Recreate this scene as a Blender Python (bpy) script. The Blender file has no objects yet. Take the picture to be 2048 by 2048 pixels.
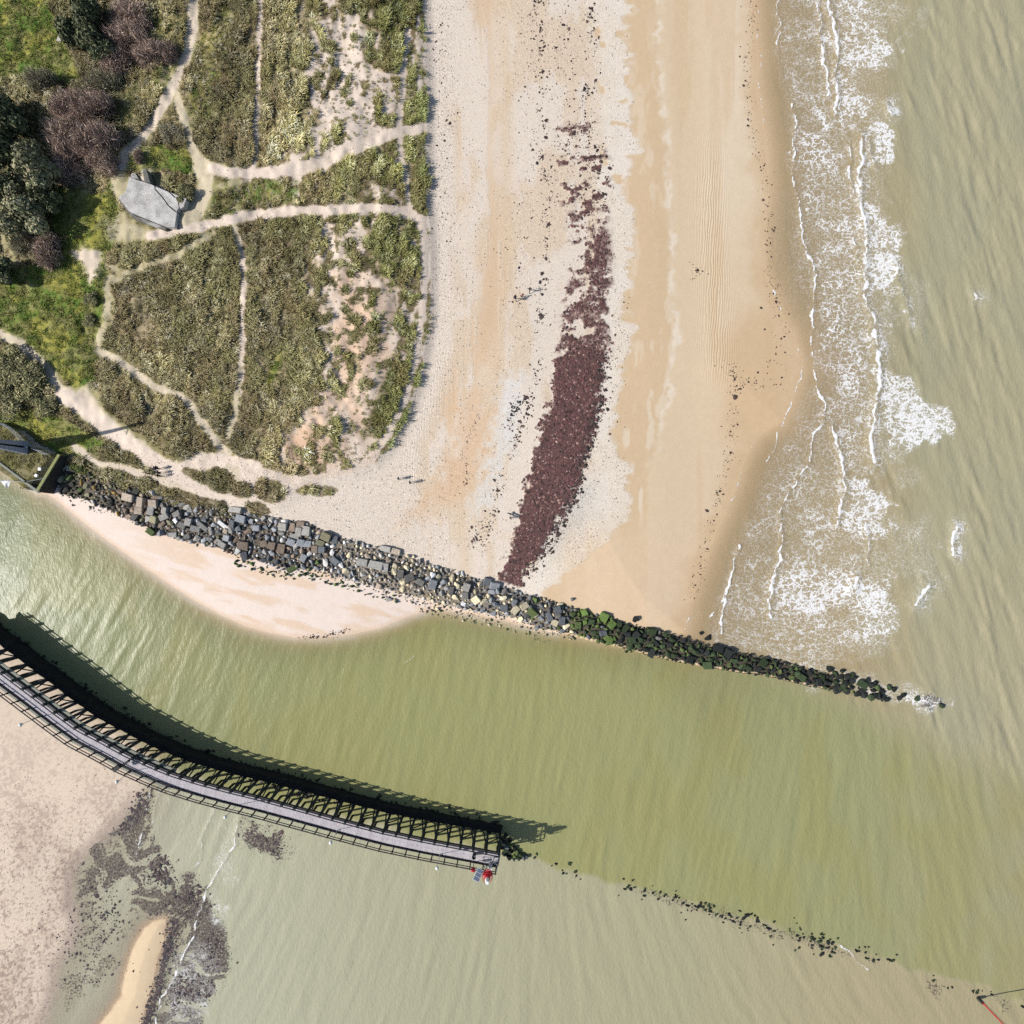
import bpy, bmesh, math, random
import numpy as np
from mathutils import Vector, Matrix, Euler

# ------------------------------------------------------------------ camera, sky, sun, exposure
scene = bpy.context.scene
S, H = 0.08, 88.0            # metres per photo pixel at sea level, flying height of the camera
cam_d = bpy.data.cameras.new("camera")
cam_d.sensor_width = 36.0
cam_d.lens = 18.0 * (H / S) / 1024.0
cam_d.clip_end = 3000
cam = bpy.data.objects.new("camera", cam_d)
cam.location = (0, 0, H)
scene.collection.objects.link(cam)
scene.camera = cam

SUN_EL = math.atan(0.8)
SUN_DIR = Vector((-0.982 * math.cos(SUN_EL), -0.19 * math.cos(SUN_EL), math.sin(SUN_EL))).normalized()
world = bpy.data.worlds.new("World")
scene.world = world
world.use_nodes = True
wn = world.node_tree
bg = wn.nodes["Background"]
sky = wn.nodes.new("ShaderNodeTexSky")
sky.sky_type = 'NISHITA'
sky.sun_disc = False
sky.sun_elevation = SUN_EL
sky.sun_rotation = math.atan2(SUN_DIR.x, SUN_DIR.y)
wn.links.new(sky.outputs[0], bg.inputs[0])
bg.inputs[1].default_value = 0.085
sun_d = bpy.data.lights.new("sun", 'SUN')
sun_d.energy = 4.4
sun_d.angle = math.radians(0.53)
sun_d.color = (1.0, 0.955, 0.89)
sun = bpy.data.objects.new("sun", sun_d)
sun.rotation_euler = SUN_DIR.to_track_quat('Z', 'Y').to_euler()
scene.collection.objects.link(sun)
scene.view_settings.view_transform = 'Standard'
scene.view_settings.look = 'None'
scene.view_settings.exposure = 0.60
scene.view_settings.gamma = 1.0
scene.cycles.max_bounces = 4
scene.cycles.diffuse_bounces = 2
scene.cycles.glossy_bounces = 1
scene.cycles.use_adaptive_sampling = True
scene.cycles.adaptive_threshold = 0.03
scene.cycles.use_denoising = False
scene.cycles.transparent_max_bounces = 8
GAIN = 1.50                  # what a sunlit horizontal surface of albedo 1 would show

random.seed(7)
rng = np.random.default_rng(11)
C = scene.collection

# ------------------------------------------------------------------ small helpers
def lin(c):
    c = np.asarray(c, dtype=np.float32) / 255.0
    return np.where(c <= 0.04045, c / 12.92, ((c + 0.055) / 1.055) ** 2.4)
def alb(c):
    """albedo that shows as this 8-bit colour in full sun"""
    return np.clip(lin(c) / GAIN, 0.0, 0.9)
def alb4(c):
    a = alb(c)
    return (float(a[0]), float(a[1]), float(a[2]), 1.0)

def tag(o, label=None, cat=None, group=None, kind=None):
    if label: o["label"] = label
    if cat: o["category"] = cat
    if group: o["group"] = group
    if kind: o["kind"] = kind
    return o
def empty(name, loc=(0, 0, 0), rz=0.0):
    o = bpy.data.objects.new(name, None)
    o.location = loc; o.rotation_euler = (0, 0, rz)
    o.empty_display_size = 0.3
    C.objects.link(o)
    return o
def link(name, mesh, parent=None, loc=None, rot=None, scale=None, mat=None):
    o = bpy.data.objects.new(name, mesh)
    C.objects.link(o)
    if parent is not None: o.parent = parent
    if loc is not None: o.location = loc
    if rot is not None: o.rotation_euler = rot
    if scale is not None: o.scale = scale
    if mat is not None and len(mesh.materials) == 0: mesh.materials.append(mat)
    return o
def mesh_np(name, verts, faces, mat=None, smooth=False):
    """faces: (n,3) or (n,4) array"""
    verts = np.asarray(verts, dtype=np.float32); faces = np.asarray(faces, dtype=np.int32)
    m = bpy.data.meshes.new(name)
    m.vertices.add(len(verts)); m.vertices.foreach_set("co", verts.ravel())
    k = faces.shape[1] if len(faces) else 3
    m.loops.add(faces.size); m.loops.foreach_set("vertex_index", faces.ravel())
    m.polygons.add(len(faces))
    m.polygons.foreach_set("loop_start", np.arange(0, faces.size, k, dtype=np.int32))
    m.polygons.foreach_set("loop_total", np.full(len(faces), k, dtype=np.int32))
    if smooth: m.polygons.foreach_set("use_smooth", np.ones(len(faces), dtype=bool))
    m.update(calc_edges=True); m.validate()
    if mat: m.materials.append(mat)
    return m
def vcol(m, name, arr):
    a = m.attributes.new(name, 'FLOAT_COLOR', 'POINT')
    arr = np.asarray(arr, dtype=np.float32)
    if arr.shape[1] == 3: arr = np.concatenate([arr, np.ones((len(arr), 1), np.float32)], 1)
    a.data.foreach_set("color", arr.ravel())

class MB:
    """collects boxes, bars, tubes and prisms into one mesh"""
    def __init__(self): self.v = []; self.f = []
    def add(self, vs, fs):
        n = len(self.v); self.v += [tuple(p) for p in vs]; self.f += [tuple(i + n for i in f) for f in fs]; return self
    def box(self, c, s, rz=0.0, M=None):
        hx, hy, hz = s[0] / 2, s[1] / 2, s[2] / 2
        R = M or Matrix.Rotation(rz, 3, 'Z')
        P = [Vector(c) + R @ Vector((x * hx, y * hy, z * hz)) for x in (-1, 1) for y in (-1, 1) for z in (-1, 1)]
        return self.add(P, [(0, 1, 3, 2), (4, 6, 7, 5), (0, 4, 5, 1), (2, 3, 7, 6), (0, 2, 6, 4), (1, 5, 7, 3)])
    def bar(self, a, b, w, h=None, up=(0, 0, 1)):
        a, b = Vector(a), Vector(b); d = (b - a); L = d.length; d = d / L
        x = d.cross(Vector(up))
        if x.length < 1e-4: x = d.cross(Vector((1, 0, 0)))
        x.normalize(); y = x.cross(d).normalized(); h = h or w
        M = Matrix((d, x, y)).transposed()
        return self.box((a + b) / 2, (L, w, h), M=M)
    def tube(self, pts, rad, n=8, cap=True):
        pts = [Vector(p) for p in pts]
        if not hasattr(rad, '__len__'): rad = [rad] * len(pts)
        rings = []
        for i, p in enumerate(pts):
            d = (pts[min(i + 1, len(pts) - 1)] - pts[max(i - 1, 0)]).normalized()
            x = d.cross(Vector((0.13, 0.07, 1)))
            if x.length < 1e-3: x = d.cross(Vector((1, 0, 0)))
            x.normalize(); y = d.cross(x)
            rings.append([p + (x * math.cos(2 * math.pi * k / n) + y * math.sin(2 * math.pi * k / n)) * rad[i] for k in range(n)])
        vs = [q for r in rings for q in r]; fs = []
        for i in range(len(rings) - 1):
            for k in range(n):
                a = i * n + k; b = i * n + (k + 1) % n
                fs.append((a, b, b + n, a + n))
        if cap:
            fs.append(tuple(range(n))[::-1]); fs.append(tuple((len(rings) - 1) * n + k for k in range(n)))
        return self.add(vs, fs)
    def prism(self, poly, z0, z1, top=None):
        n = len(poly); top = top or poly
        vs = [(x, y, z0) for x, y in poly] + [(x, y, z1) for x, y in top]
        fs = [tuple(range(n))[::-1], tuple(range(n, 2 * n))] + [(i, (i + 1) % n, n + (i + 1) % n, n + i) for i in range(n)]
        return self.add(vs, fs)
    def ball(self, c, r, n=10, sz=1.0):
        c = Vector(c); vs = []; fs = []; m = max(4, n // 2)
        for i in range(1, m):
            t = math.pi * i / m
            for k in range(n):
                p = 2 * math.pi * k / n
                vs.append(c + Vector((r * math.sin(t) * math.cos(p), r * math.sin(t) * math.sin(p), r * sz * math.cos(t))))
        vs += [c + Vector((0, 0, r * sz)), c - Vector((0, 0, r * sz))]; T = len(vs) - 2
        for i in range(m - 2):
            for k in range(n):
                a = i * n + k; b = i * n + (k + 1) % n
                fs.append((a, a + n, b + n, b))
        for k in range(n):
            fs.append((T, k, (k + 1) % n)); a = (m - 2) * n
            fs.append((T + 1, a + (k + 1) % n, a + k))
        return self.add(vs, fs)
    def mesh(self, name, mat=None, smooth=False):
        m = bpy.data.meshes.new(name); m.from_pydata(self.v, [], self.f); m.update()
        bm = bmesh.new(); bm.from_mesh(m); bmesh.ops.recalc_face_normals(bm, faces=bm.faces); bm.to_mesh(m); bm.free()
        if smooth:
            for p in m.polygons: p.use_smooth = True
        if mat: m.materials.append(mat)
        return m
    def build(self, name, mat=None, parent=None, smooth=False):
        o = bpy.data.objects.new(name, self.mesh(name, mat, smooth)); C.objects.link(o)
        if parent is not None: o.parent = parent
        return o

# ------------------------------------------------------------------ node helper and materials
class G:
    def __init__(self, name):
        self.mat = bpy.data.materials.new(name); self.mat.use_nodes = True
        self.t = self.mat.node_tree; self.t.nodes.clear()
        self.out = self.t.nodes.new("ShaderNodeOutputMaterial")
    def n(self, typ, ins=None, out=0, **props):
        nd = self.t.nodes.new("ShaderNode" + typ)
        for k, v in props.items(): setattr(nd, k, v)
        for k, v in (ins or {}).items():
            s = nd.inputs[k]
            if isinstance(v, bpy.types.NodeSocket): self.t.links.new(v, s)
            else: s.default_value = v
        return nd.outputs[out]
    def math(self, op, a, b=0.0, c=None, clamp=False):
        d = {0: a, 1: b}
        if c is not None: d[2] = c
        return self.n("Math", d, operation=op, use_clamp=clamp)
    def mix(self, f, a, b, blend='MIX'):
        return self.n("Mix", {0: f, 6: a, 7: b}, out=2, data_type='RGBA', blend_type=blend)
    def step(self, x, lo, hi, a=0.0, b=1.0):
        return self.n("MapRange", {0: x, 1: lo, 2: hi, 3: a, 4: b}, interpolation_type='SMOOTHSTEP')
    def noise(self, vec, scale, detail=3.0, rough=0.6, out=0, dist=0.0):
        return self.n("TexNoise", {"Vector": vec, "Scale": scale, "Detail": detail, "Roughness": rough, "Distortion": dist}, out=out)
    def pos(self): return self.n("NewGeometry")
    def attr(self, name, typ='GEOMETRY', out=0): return self.n("Attribute", out=out, attribute_name=name, attribute_type=typ)
    def bump(self, h, dist, strength=1.0, normal=None):
        d = {"Height": h, "Distance": dist, "Strength": strength}
        if normal is not None: d["Normal"] = normal
        return self.n("Bump", d)
    def bsdf(self, color, rough=0.8, normal=None, spec=0.3, **kw):
        d = {"Base Color": color, "Roughness": rough, "Specular IOR Level": spec}
        d.update(kw)
        if normal is not None: d["Normal"] = normal
        return self.n("BsdfPrincipled", d)
    def done(self, sh):
        self.t.links.new(sh, self.out.inputs[0]); return self.mat

def simple(name, rgb, rough=0.7, spec=0.3, var=0.25, scale=6.0, bump=0.0, metal=0.0):
    g = G(name); p = g.n("TexCoord", out=3)
    nz = g.noise(p, scale, 4.0)
    f = g.n("MapRange", {0: nz, 1: 0.25, 2: 0.75, 3: 1.0 - var, 4: 1.0 + var})
    c = g.mix(1.0, alb4(rgb), g.n("CombineXYZ", {0: f, 1: f, 2: f}), 'MULTIPLY')
    nm = g.bump(nz, bump) if bump else None
    return g.done(g.bsdf(c, rough, nm, spec, Metallic=metal))

def mat_ground():
    g = G("ground"); p = g.pos()
    col = g.attr("col"); msk = g.n("SeparateColor", {0: g.attr("msk")}, out=0).node
    peb, rip, wet = msk.outputs[0], msk.outputs[1], msk.outputs[2]
    n2 = g.noise(p, 5.5, 2.0, 0.8)
    f1 = 1.0
    f2 = g.n("MapRange", {0: n2, 1: 0.3, 2: 0.7, 3: -1.0, 4: 1.0})
    amp = g.math('MULTIPLY_ADD', peb, 0.24, 0.045)
    f = g.math('MULTIPLY_ADD', f2, amp, 1.0)
    c = g.mix(1.0, col, g.n("CombineXYZ", {0: f, 1: f, 2: f}), 'MULTIPLY')
    # dark pebbles and shell bits
    vz = g.n("TexVoronoi", {"Vector": p, "Scale": 2.1, "Randomness": 1.0}, out=0)
    vr = g.n("SeparateColor", {0: vz.node.outputs[1]})
    dot = g.math('MULTIPLY', g.step(vz, 0.30, 0.18), g.math('LESS_THAN', vr, g.math('MULTIPLY', peb, 0.34)))
    c = g.mix(g.math('MULTIPLY', dot, 0.62), c, alb4((70, 62, 58)))
    vz2 = g.n("TexVoronoi", {"Vector": p, "Scale": 4.5, "Randomness": 1.0}, out=0)
    vr2 = g.n("SeparateColor", {0: vz2.node.outputs[1]})
    dot2 = g.math('MULTIPLY', g.step(vz2, 0.42, 0.2), g.math('LESS_THAN', vr2, g.math('MULTIPLY', peb, 0.30)))
    c = g.mix(g.math('MULTIPLY', dot2, 0.45), c, alb4((96, 86, 80)))
    # wind and tide ripples in the sand
    mp = g.n("Mapping", {0: p, 2: (0, 0, math.radians(8)), 3: (1.0, 0.35, 1.0)})
    wv = g.n("TexWave", {"Vector": mp, "Scale": 0.78, "Distortion": 6.0, "Detail": 1.0, "Detail Scale": 1.2}, out=1, bands_direction='X')
    h = g.math('MULTIPLY', wv, g.math('MULTIPLY', rip, 0.035))
    h = g.math('ADD', h, g.math('MULTIPLY', n2, g.math('MULTIPLY_ADD', peb, 0.085, 0.016)))
    nm = g.bump(h, 1.0, 0.8)
    ro = g.math('MULTIPLY_ADD', wet, -0.42, 0.92)
    return g.done(g.bsdf(c, ro, nm, 0.25))

def mat_water():
    g = G("water"); p = g.pos()
    col = g.attr("wcol"); al = g.attr("wcol", out=3)
    mk = g.n("SeparateColor", {0: g.attr("wmask")}).node
    foam, crest, weed = mk.outputs[0], mk.outputs[1], mk.outputs[2]
    sheen = g.attr("wmask", out=3)
    # lace foam
    d1 = g.noise(p, 0.75, 2.0, 0.7, out=1)
    dv = g.n("VectorMath", {0: d1, 1: (0.5, 0.5, 0.5)}, operation='SUBTRACT')
    pd = g.n("VectorMath", {0: dv, 1: (2.3, 2.3, 0.0), 2: p}, operation='MULTIPLY_ADD')
    pf = g.n("VectorMath", {0: pd, 1: (0.85, 1.5, 0.0)}, operation='MULTIPLY')
    e1 = g.n("TexVoronoi", {"Vector": pf, "Scale": 0.85}, feature='DISTANCE_TO_EDGE')
    e2 = g.n("TexVoronoi", {"Vector": pf, "Scale": 2.3}, feature='DISTANCE_TO_EDGE')
    nf = g.noise(p, 3.0, 2.0, 0.75)
    loc = g.math('MULTIPLY', foam, g.step(nf, 0.25, 0.70, 0.55, 1.35))
    w1 = g.math('MULTIPLY', g.math('POWER', loc, 2.2), 0.19)
    l1 = g.step(g.math('SUBTRACT', e1, w1), 0.045, -0.02)
    l1 = g.math('MULTIPLY', l1, g.math('MULTIPLY', g.step(foam, 0.12, 0.62, 0.12, 0.95), g.step(nf, 0.28, 0.52, 0.35, 1.0)))
    w2 = g.math('MULTIPLY', g.math('POWER', loc, 1.3), 0.19)
    l2 = g.step(g.math('SUBTRACT', e2, w2), 0.05, -0.05)
    l2 = g.math('MULTIPLY', l2, g.step(nf, 0.40, 0.62))
    lace = g.math('MULTIPLY', g.math('MAXIMUM', l1, g.math('MULTIPLY', l2, 0.50)), g.step(foam, 0.02, 0.15))
    milk = g.math('MULTIPLY', g.math('MULTIPLY', loc, foam), 0.20)
    cr = g.step(g.math('ADD', crest, g.math('MULTIPLY', g.math('SUBTRACT', nf, 0.5), 0.8)), 0.30, 0.72)
    white = g.math('MAXIMUM', g.math('MAXIMUM', lace, milk), cr)
    # floating weed, and the dark haze painted around the stone row
    wm = g.math('MULTIPLY', weed, 0.80)
    wd = g.math('MULTIPLY', g.step(g.math('ADD', wm, g.math('MULTIPLY_ADD', nf, 1.7, -0.85)), 0.26, 0.62), g.step(weed, 0.02, 0.12))
    c0 = g.mix(g.math('MULTIPLY', wd, g.step(nf, 0.32, 0.62, 0.45, 0.92)), col, alb4((70, 54, 62)))
    c0 = g.mix(white, c0, alb4((246, 246, 246)))
    mp = g.n("Mapping", {0: p, 2: (0, 0, math.radians(-30)), 3: (1.5, 0.8, 1.0)})
    n4 = g.noise(mp, 1.5, 3.0, 0.65)
    nm = g.bump(g.math('MULTIPLY', n4, g.math('MULTIPLY_ADD', sheen, -0.03, 0.085)), 1.0, 0.8)
    ro = g.math('MULTIPLY_ADD', white, 0.4, 0.34)
    b = g.bsdf(c0, ro, nm, g.math('MULTIPLY_ADD', white, -0.1, 0.22), IOR=1.33)
    a = g.math('MAXIMUM', al, g.math('MAXIMUM', white, g.math('MULTIPLY', wd, 0.8)))
    tr = g.n("BsdfTransparent")
    return g.done(g.n("MixShader", {0: a, 1: tr, 2: b}))

def mat_stone(attr):
    g = G("stone_" + ("mixed" if attr else "single"))
    tc = g.pos()
    c0 = g.attr("tint") if attr else g.n("ObjectInfo", out=1)
    n = g.noise(tc, 2.6, 6.0, 0.75); n2 = g.noise(tc, 9.0, 3.0, 0.7)
    f = g.n("MapRange", {0: n, 1: 0.28, 2: 0.72, 3: 0.62, 4: 1.30})
    c = g.mix(1.0, c0, g.n("CombineXYZ", {0: f, 1: f, 2: f}), 'MULTIPLY')
    c = g.mix(g.step(n2, 0.60, 0.72, 0.0, 0.45), c, g.mix(0.5, c, alb4((70, 70, 62))))
    nm = g.bump(g.math('ADD', n, g.math('MULTIPLY', n2, 0.4)), 0.12, 0.7)
    return g.done(g.bsdf(c, 0.85, nm, 0.25))

def mat_tint(name, typ, rough=0.8, spec=0.2, trans=0.0, jit=0.25):
    """colour from an attribute called tint (instancer or geometry), per-island jitter"""
    g = G(name)
    c0 = g.attr("tint", typ)
    r = g.n("NewGeometry").node.outputs["Random Per Island"]
    f = g.n("MapRange", {0: r, 3: 1.0 - jit, 4: 1.0 + jit})
    c = g.mix(1.0, c0, g.n("CombineXYZ", {0: f, 1: f, 2: f}), 'MULTIPLY')
    b = g.bsdf(c, rough, None, spec)
    if trans > 0:
        t = g.n("BsdfTranslucent", {0: c})
        b = g.n("MixShader", {0: trans, 1: b, 2: t})
    return g.done(b)

def mat_wood(name, rgb, rough=0.8, along=0, var=0.3):
    g = G(name); tc = g.pos()
    n = g.noise(tc, 1.4, 5.0, 0.7); n2 = g.noise(tc, 7.0, 3.0, 0.7)
    r = g.n("NewGeometry").node.outputs["Random Per Island"]
    f = g.n("MapRange", {0: g.math('ADD', g.math('MULTIPLY', n, 0.5), g.math('ADD', g.math('MULTIPLY', n2, 0.3), g.math('MULTIPLY', r, 0.2))), 1: 0.25, 2: 0.75, 3: 1 - var, 4: 1 + var})
    c = g.mix(1.0, alb4(rgb), g.n("CombineXYZ", {0: f, 1: f, 2: f}), 'MULTIPLY')
    return g.done(g.bsdf(c, rough, g.bump(n2, 0.02), 0.25))

def mat_concrete(name, rgb):
    g = G(name); p = g.pos()
    n = g.noise(p, 0.8, 6.0, 0.7); n2 = g.noise(p, 6.0, 4.0, 0.75); n3 = g.noise(p, 0.35, 2.0, 0.5)
    f = g.n("MapRange", {0: n, 1: 0.3, 2: 0.7, 3: 0.58, 4: 1.25})
    c = g.mix(1.0, alb4(rgb), g.n("CombineXYZ", {0: f, 1: f, 2: f}), 'MULTIPLY')
    c = g.mix(g.step(n2, 0.50, 0.64, 0.0, 0.65), c, alb4((104, 101, 96)))
    c = g.mix(g.step(n3, 0.55, 0.68, 0.0, 0.5), c, alb4((222, 221, 218)))
    return g.done(g.bsdf(c, 0.9, g.bump(n2, 0.04), 0.2))

M = {}
M['ground'] = mat_ground()
M['water'] = mat_water()
M['stone'] = mat_stone(False)
M['stones'] = mat_stone(True)
M['grass'] = mat_tint("grass_blade", 'INSTANCER', 0.75, 0.15, 0.0, 0.35)
M['weed'] = mat_tint("seaweed", 'GEOMETRY', 0.7, 0.25, 0.0, 0.35)
M['leaf'] = mat_tint("foliage", 'GEOMETRY', 0.75, 0.2, 0.0, 0.35)
M['bark'] = simple("bark", (105, 92, 84), 0.9, 0.1, 0.3)
M['wood'] = mat_wood("weathered_dark_timber", (58, 58, 62))
M['pile'] = mat_wood("wet_dark_pile", (50, 58, 62))
M['rail'] = mat_wood("black_painted_rail", (46, 44, 50))
M['plank'] = mat_wood("pale_deck_plank", (196, 190, 194), 0.85, 0, 0.22)
M['sill'] = mat_wood("grey_sill", (142, 144, 132), 0.9)
M['concrete'] = mat_concrete("old_concrete", (206, 203, 198))
M['dconcrete'] = mat_concrete("dark_concrete", (120, 118, 112))
M['moss'] = simple("mossy_coping", (150, 152, 104), 0.95, 0.1, 0.25, 3.0, 0.03)
M['quay'] = simple("tarred_quay_face", (66, 62, 58), 0.9, 0.2, 0.45, 1.6, 0.08)
M['weedwall'] = simple("weed_black_wall", (40, 40, 36), 0.85, 0.2, 0.5, 1.5, 0.1)
M['metal'] = simple("galvanised_metal", (176, 180, 184), 0.5, 0.4, 0.1)
M['darkmetal'] = simple("dark_metal", (52, 54, 60), 0.55, 0.4, 0.15)
M['panelmetal'] = simple("blue_grey_metal", (156, 164, 182), 0.6, 0.3, 0.12, 1.0)
M['white'] = simple("white_paint", (240, 240, 240), 0.5, 0.4, 0.05)
M['red'] = simple("red_paint", (206, 30, 48), 0.5, 0.4, 0.12)
M['pink'] = simple("faded_red_paint", (228, 120, 128), 0.55, 0.4, 0.12)
M['solar'] = simple("solar_cell", (128, 140, 160), 0.25, 0.5, 0.1)  # cell colour lightened to stand in for the panel's reflection
M['black'] = simple("black_rubber", (28, 28, 30), 0.7, 0.3, 0.2)
M['cloth'] = simple("white_cloth", (246, 246, 248), 0.9, 0.1, 0.06)
M['opal'] = simple("opal_globe", (240, 240, 238), 0.3, 0.5, 0.03)

# ------------------------------------------------------------------ numpy fields
_T = [rng.random((256, 256)).astype(np.float32) for _ in range(6)]
def vn(x, y, k=0):
    x = x + 1000.0; y = y + 1000.0
    xi = np.floor(x).astype(np.int32); yi = np.floor(y).astype(np.int32)
    fx = (x - xi).astype(np.float32); fy = (y - yi).astype(np.float32)
    fx = fx * fx * (3 - 2 * fx); fy = fy * fy * (3 - 2 * fy)
    T = _T[k % 6]
    a = T[xi & 255, yi & 255]; b = T[(xi + 1) & 255, yi & 255]
    c = T[xi & 255, (yi + 1) & 255]; d = T[(xi + 1) & 255, (yi + 1) & 255]
    return (a * (1 - fx) + b * fx) * (1 - fy) + (c * (1 - fx) + d * fx) * fy
def fbm(x, y, k=0, o=4):
    s = 0.0; w = 0.5; t = 0.0
    for i in range(o):
        s = s + w * vn(x * 2 ** i + 17.3 * i, y * 2 ** i - 9.1 * i, k + i); t += w; w *= 0.55
    return s / t
def ss(x, a, b):
    t = np.clip((x - a) / (b - a), 0, 1); return t * t * (3 - 2 * t)
def dline(u, v, pts, far=1e4):
    """distance in pixels to a polyline; only exact closer than far"""
    pts = np.asarray(pts, dtype=np.float32); out = np.full(u.shape, 1e4, np.float32)
    if far < 5000:
        x0, y0 = pts.min(0) - far; x1, y1 = pts.max(0) + far
        sel = np.nonzero((u > x0) & (u < x1) & (v > y0) & (v < y1))
        uu, vv = u[sel], v[sel]
    else: uu, vv = u, v
    best = np.full(uu.shape, 1e8, np.float32)
    for (ax, ay), (bx, by) in zip(pts[:-1], pts[1:]):
        dx, dy = bx - ax, by - ay; L = dx * dx + dy * dy + 1e-9
        t = np.clip(((uu - ax) * dx + (vv - ay) * dy) / L, 0, 1)
        best = np.minimum(best, (uu - ax - t * dx) ** 2 + (vv - ay - t * dy) ** 2)
    best = np.sqrt(best)
    if far < 5000: out[sel] = best; return out
    return best
def inpoly(u, v, pts):
    r = np.zeros(u.shape, bool); n = len(pts)
    for i in range(n):
        ax, ay = pts[i]; bx, by = pts[(i + 1) % n]
        if ay == by: continue
        c = ((ay > v) != (by > v)) & (u < (bx - ax) * (v - ay) / (by - ay) + ax)
        r ^= c
    return r
def sdf(u, v, pts, far=1e4):
    d = dline(u, v, list(pts) + [pts[0]], far)
    return np.where(inpoly(u, v, pts), d, -d)
def patch(u, v, pts, soft, far=120):
    """1 inside, 0 outside, soft edge in pixels"""
    d = sdf(u, v, pts, far); return ss(d, -soft, soft)
def ell(u, v, x, y, a, b, rot=0.0):
    c, s = math.cos(rot), math.sin(rot)
    p = ((u - x) * c + (v - y) * s) / a; q = (-(u - x) * s + (v - y) * c) / b
    return np.clip(1.0 - np.sqrt(p * p + q * q), 0, 1)

def P(u, v, z=0.0):
    k = (H - z) / H * S
    return ((u - 1024) * k, (1024 - v) * k, z)

# ------------------------------------------------------------------ layout of the place, in photo pixels
SEA_EDGE = [(1510, -2000), (1510, 0), (1517, 110), (1517, 170), (1526, 230), (1536, 300), (1538, 380), (1530, 460), (1530, 540), (1562, 620),
            (1590, 672), (1606, 735), (1586, 798), (1566, 842), (1520, 870), (1492, 912), (1476, 962), (1452, 1025), (1420, 1095), (1396, 1160), (1378, 1215), (1370, 1262)]
SOUTH_EDGE = [(1300, 1290), (1230, 1282), (1150, 1268), (1080, 1258), (1010, 1240), (950, 1228), (900, 1220), (865, 1217), (820, 1230), (760, 1255), (700, 1268),
              (640, 1274), (590, 1274), (540, 1265), (490, 1251), (440, 1228), (390, 1200), (340, 1168), (290, 1134), (240, 1098), (190, 1062), (150, 1030), (118, 1003), (96, 988),
              (76, 984), (0, 928), (-300, 730), (-900, 400)]
LAND_N = SEA_EDGE + SOUTH_EDGE + [(-14000, 400), (-14000, -14000), (1510, -14000)]
LAND_S = [(-14000, 900), (-300, 1060), (-100, 1225), (0, 1297), (60, 1345), (130, 1400), (200, 1452), (255, 1490), (285, 1520), (292, 1556), (268, 1600), (240, 1640), (210, 1670), (175, 1700), (150, 1730), (139, 1770),
          (142, 1805), (152, 1850), (140, 1890), (112, 1930), (104, 1990), (80, 2060), (20, 2400), (-2000, 14000), (-14000, 14000)]
SANDBAR = [(330, 1838), (310, 1842), (288, 1856), (266, 1895), (250, 1945), (242, 1990), (222, 2020), (190, 2060), (150, 2300), (260, 2300), (282, 2040), (300, 1985), (312, 1925), (326, 1880)]
DUNE = [(846, -2000), (846, 0), (848, 60), (850, 110), (853, 180), (852, 235), (852, 258), (853, 330), (852, 400), (858, 450), (860, 520), (860, 590), (856, 650), (846, 715), (832, 775), (812, 832),
        (786, 886), (752, 925), (706, 948), (640, 962), (600, 985), (555, 1010), (510, 1012), (450, 1000), (400, 995), (340, 985), (280, 968), (220, 946), (160, 925), (120, 912), (60, 870), (-40, 830), (-14000, 700), (-14000, -14000), (846, -14000)]
QUAY = [(-900, 840), (0, 846), (40, 860), (75, 890), (119, 912), (78, 981), (0, 927), (-900, 330)]
QUAY = [(-300, 846), (0, 846), (40, 860), (75, 890), (119, 912), (78, 982), (0, 927), (-300, 730)]
GROYNE_TOP = [(116, 918), (200, 948), (290, 975), (380, 1008), (460, 1018), (560, 1034), (620, 1046), (680, 1072), (780, 1098), (860, 1124), (960, 1158), (1030, 1178), (1140, 1210), (1250, 1245), (1340, 1265), (1450, 1300), (1540, 1316), (1640, 1342), (1700, 1356), (1800, 1378), (1850, 1388), (1904, 1404)]
GROYNE_BOT = [(116, 988), (170, 1002), (220, 1022), (260, 1040), (310, 1064), (370, 1084), (420, 1092), (480, 1112), (560, 1138), (640, 1142), (720, 1168), (780, 1182), (850, 1200), (900, 1214), (960, 1226), (1020, 1236), (1080, 1258), (1150, 1272), (1250, 1296), (1350, 1322), (1440, 1338), (1540, 1352), (1620, 1372), (1700, 1388), (1760, 1402), (1830, 1418), (1904, 1414)]
gt = np.array(GROYNE_TOP, float); gb = np.array(GROYNE_BOT, float)
def gtop(u): return np.interp(u, gt[:, 0], gt[:, 1])
def gbot(u): return np.interp(u, gb[:, 0], gb[:, 1])

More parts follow.
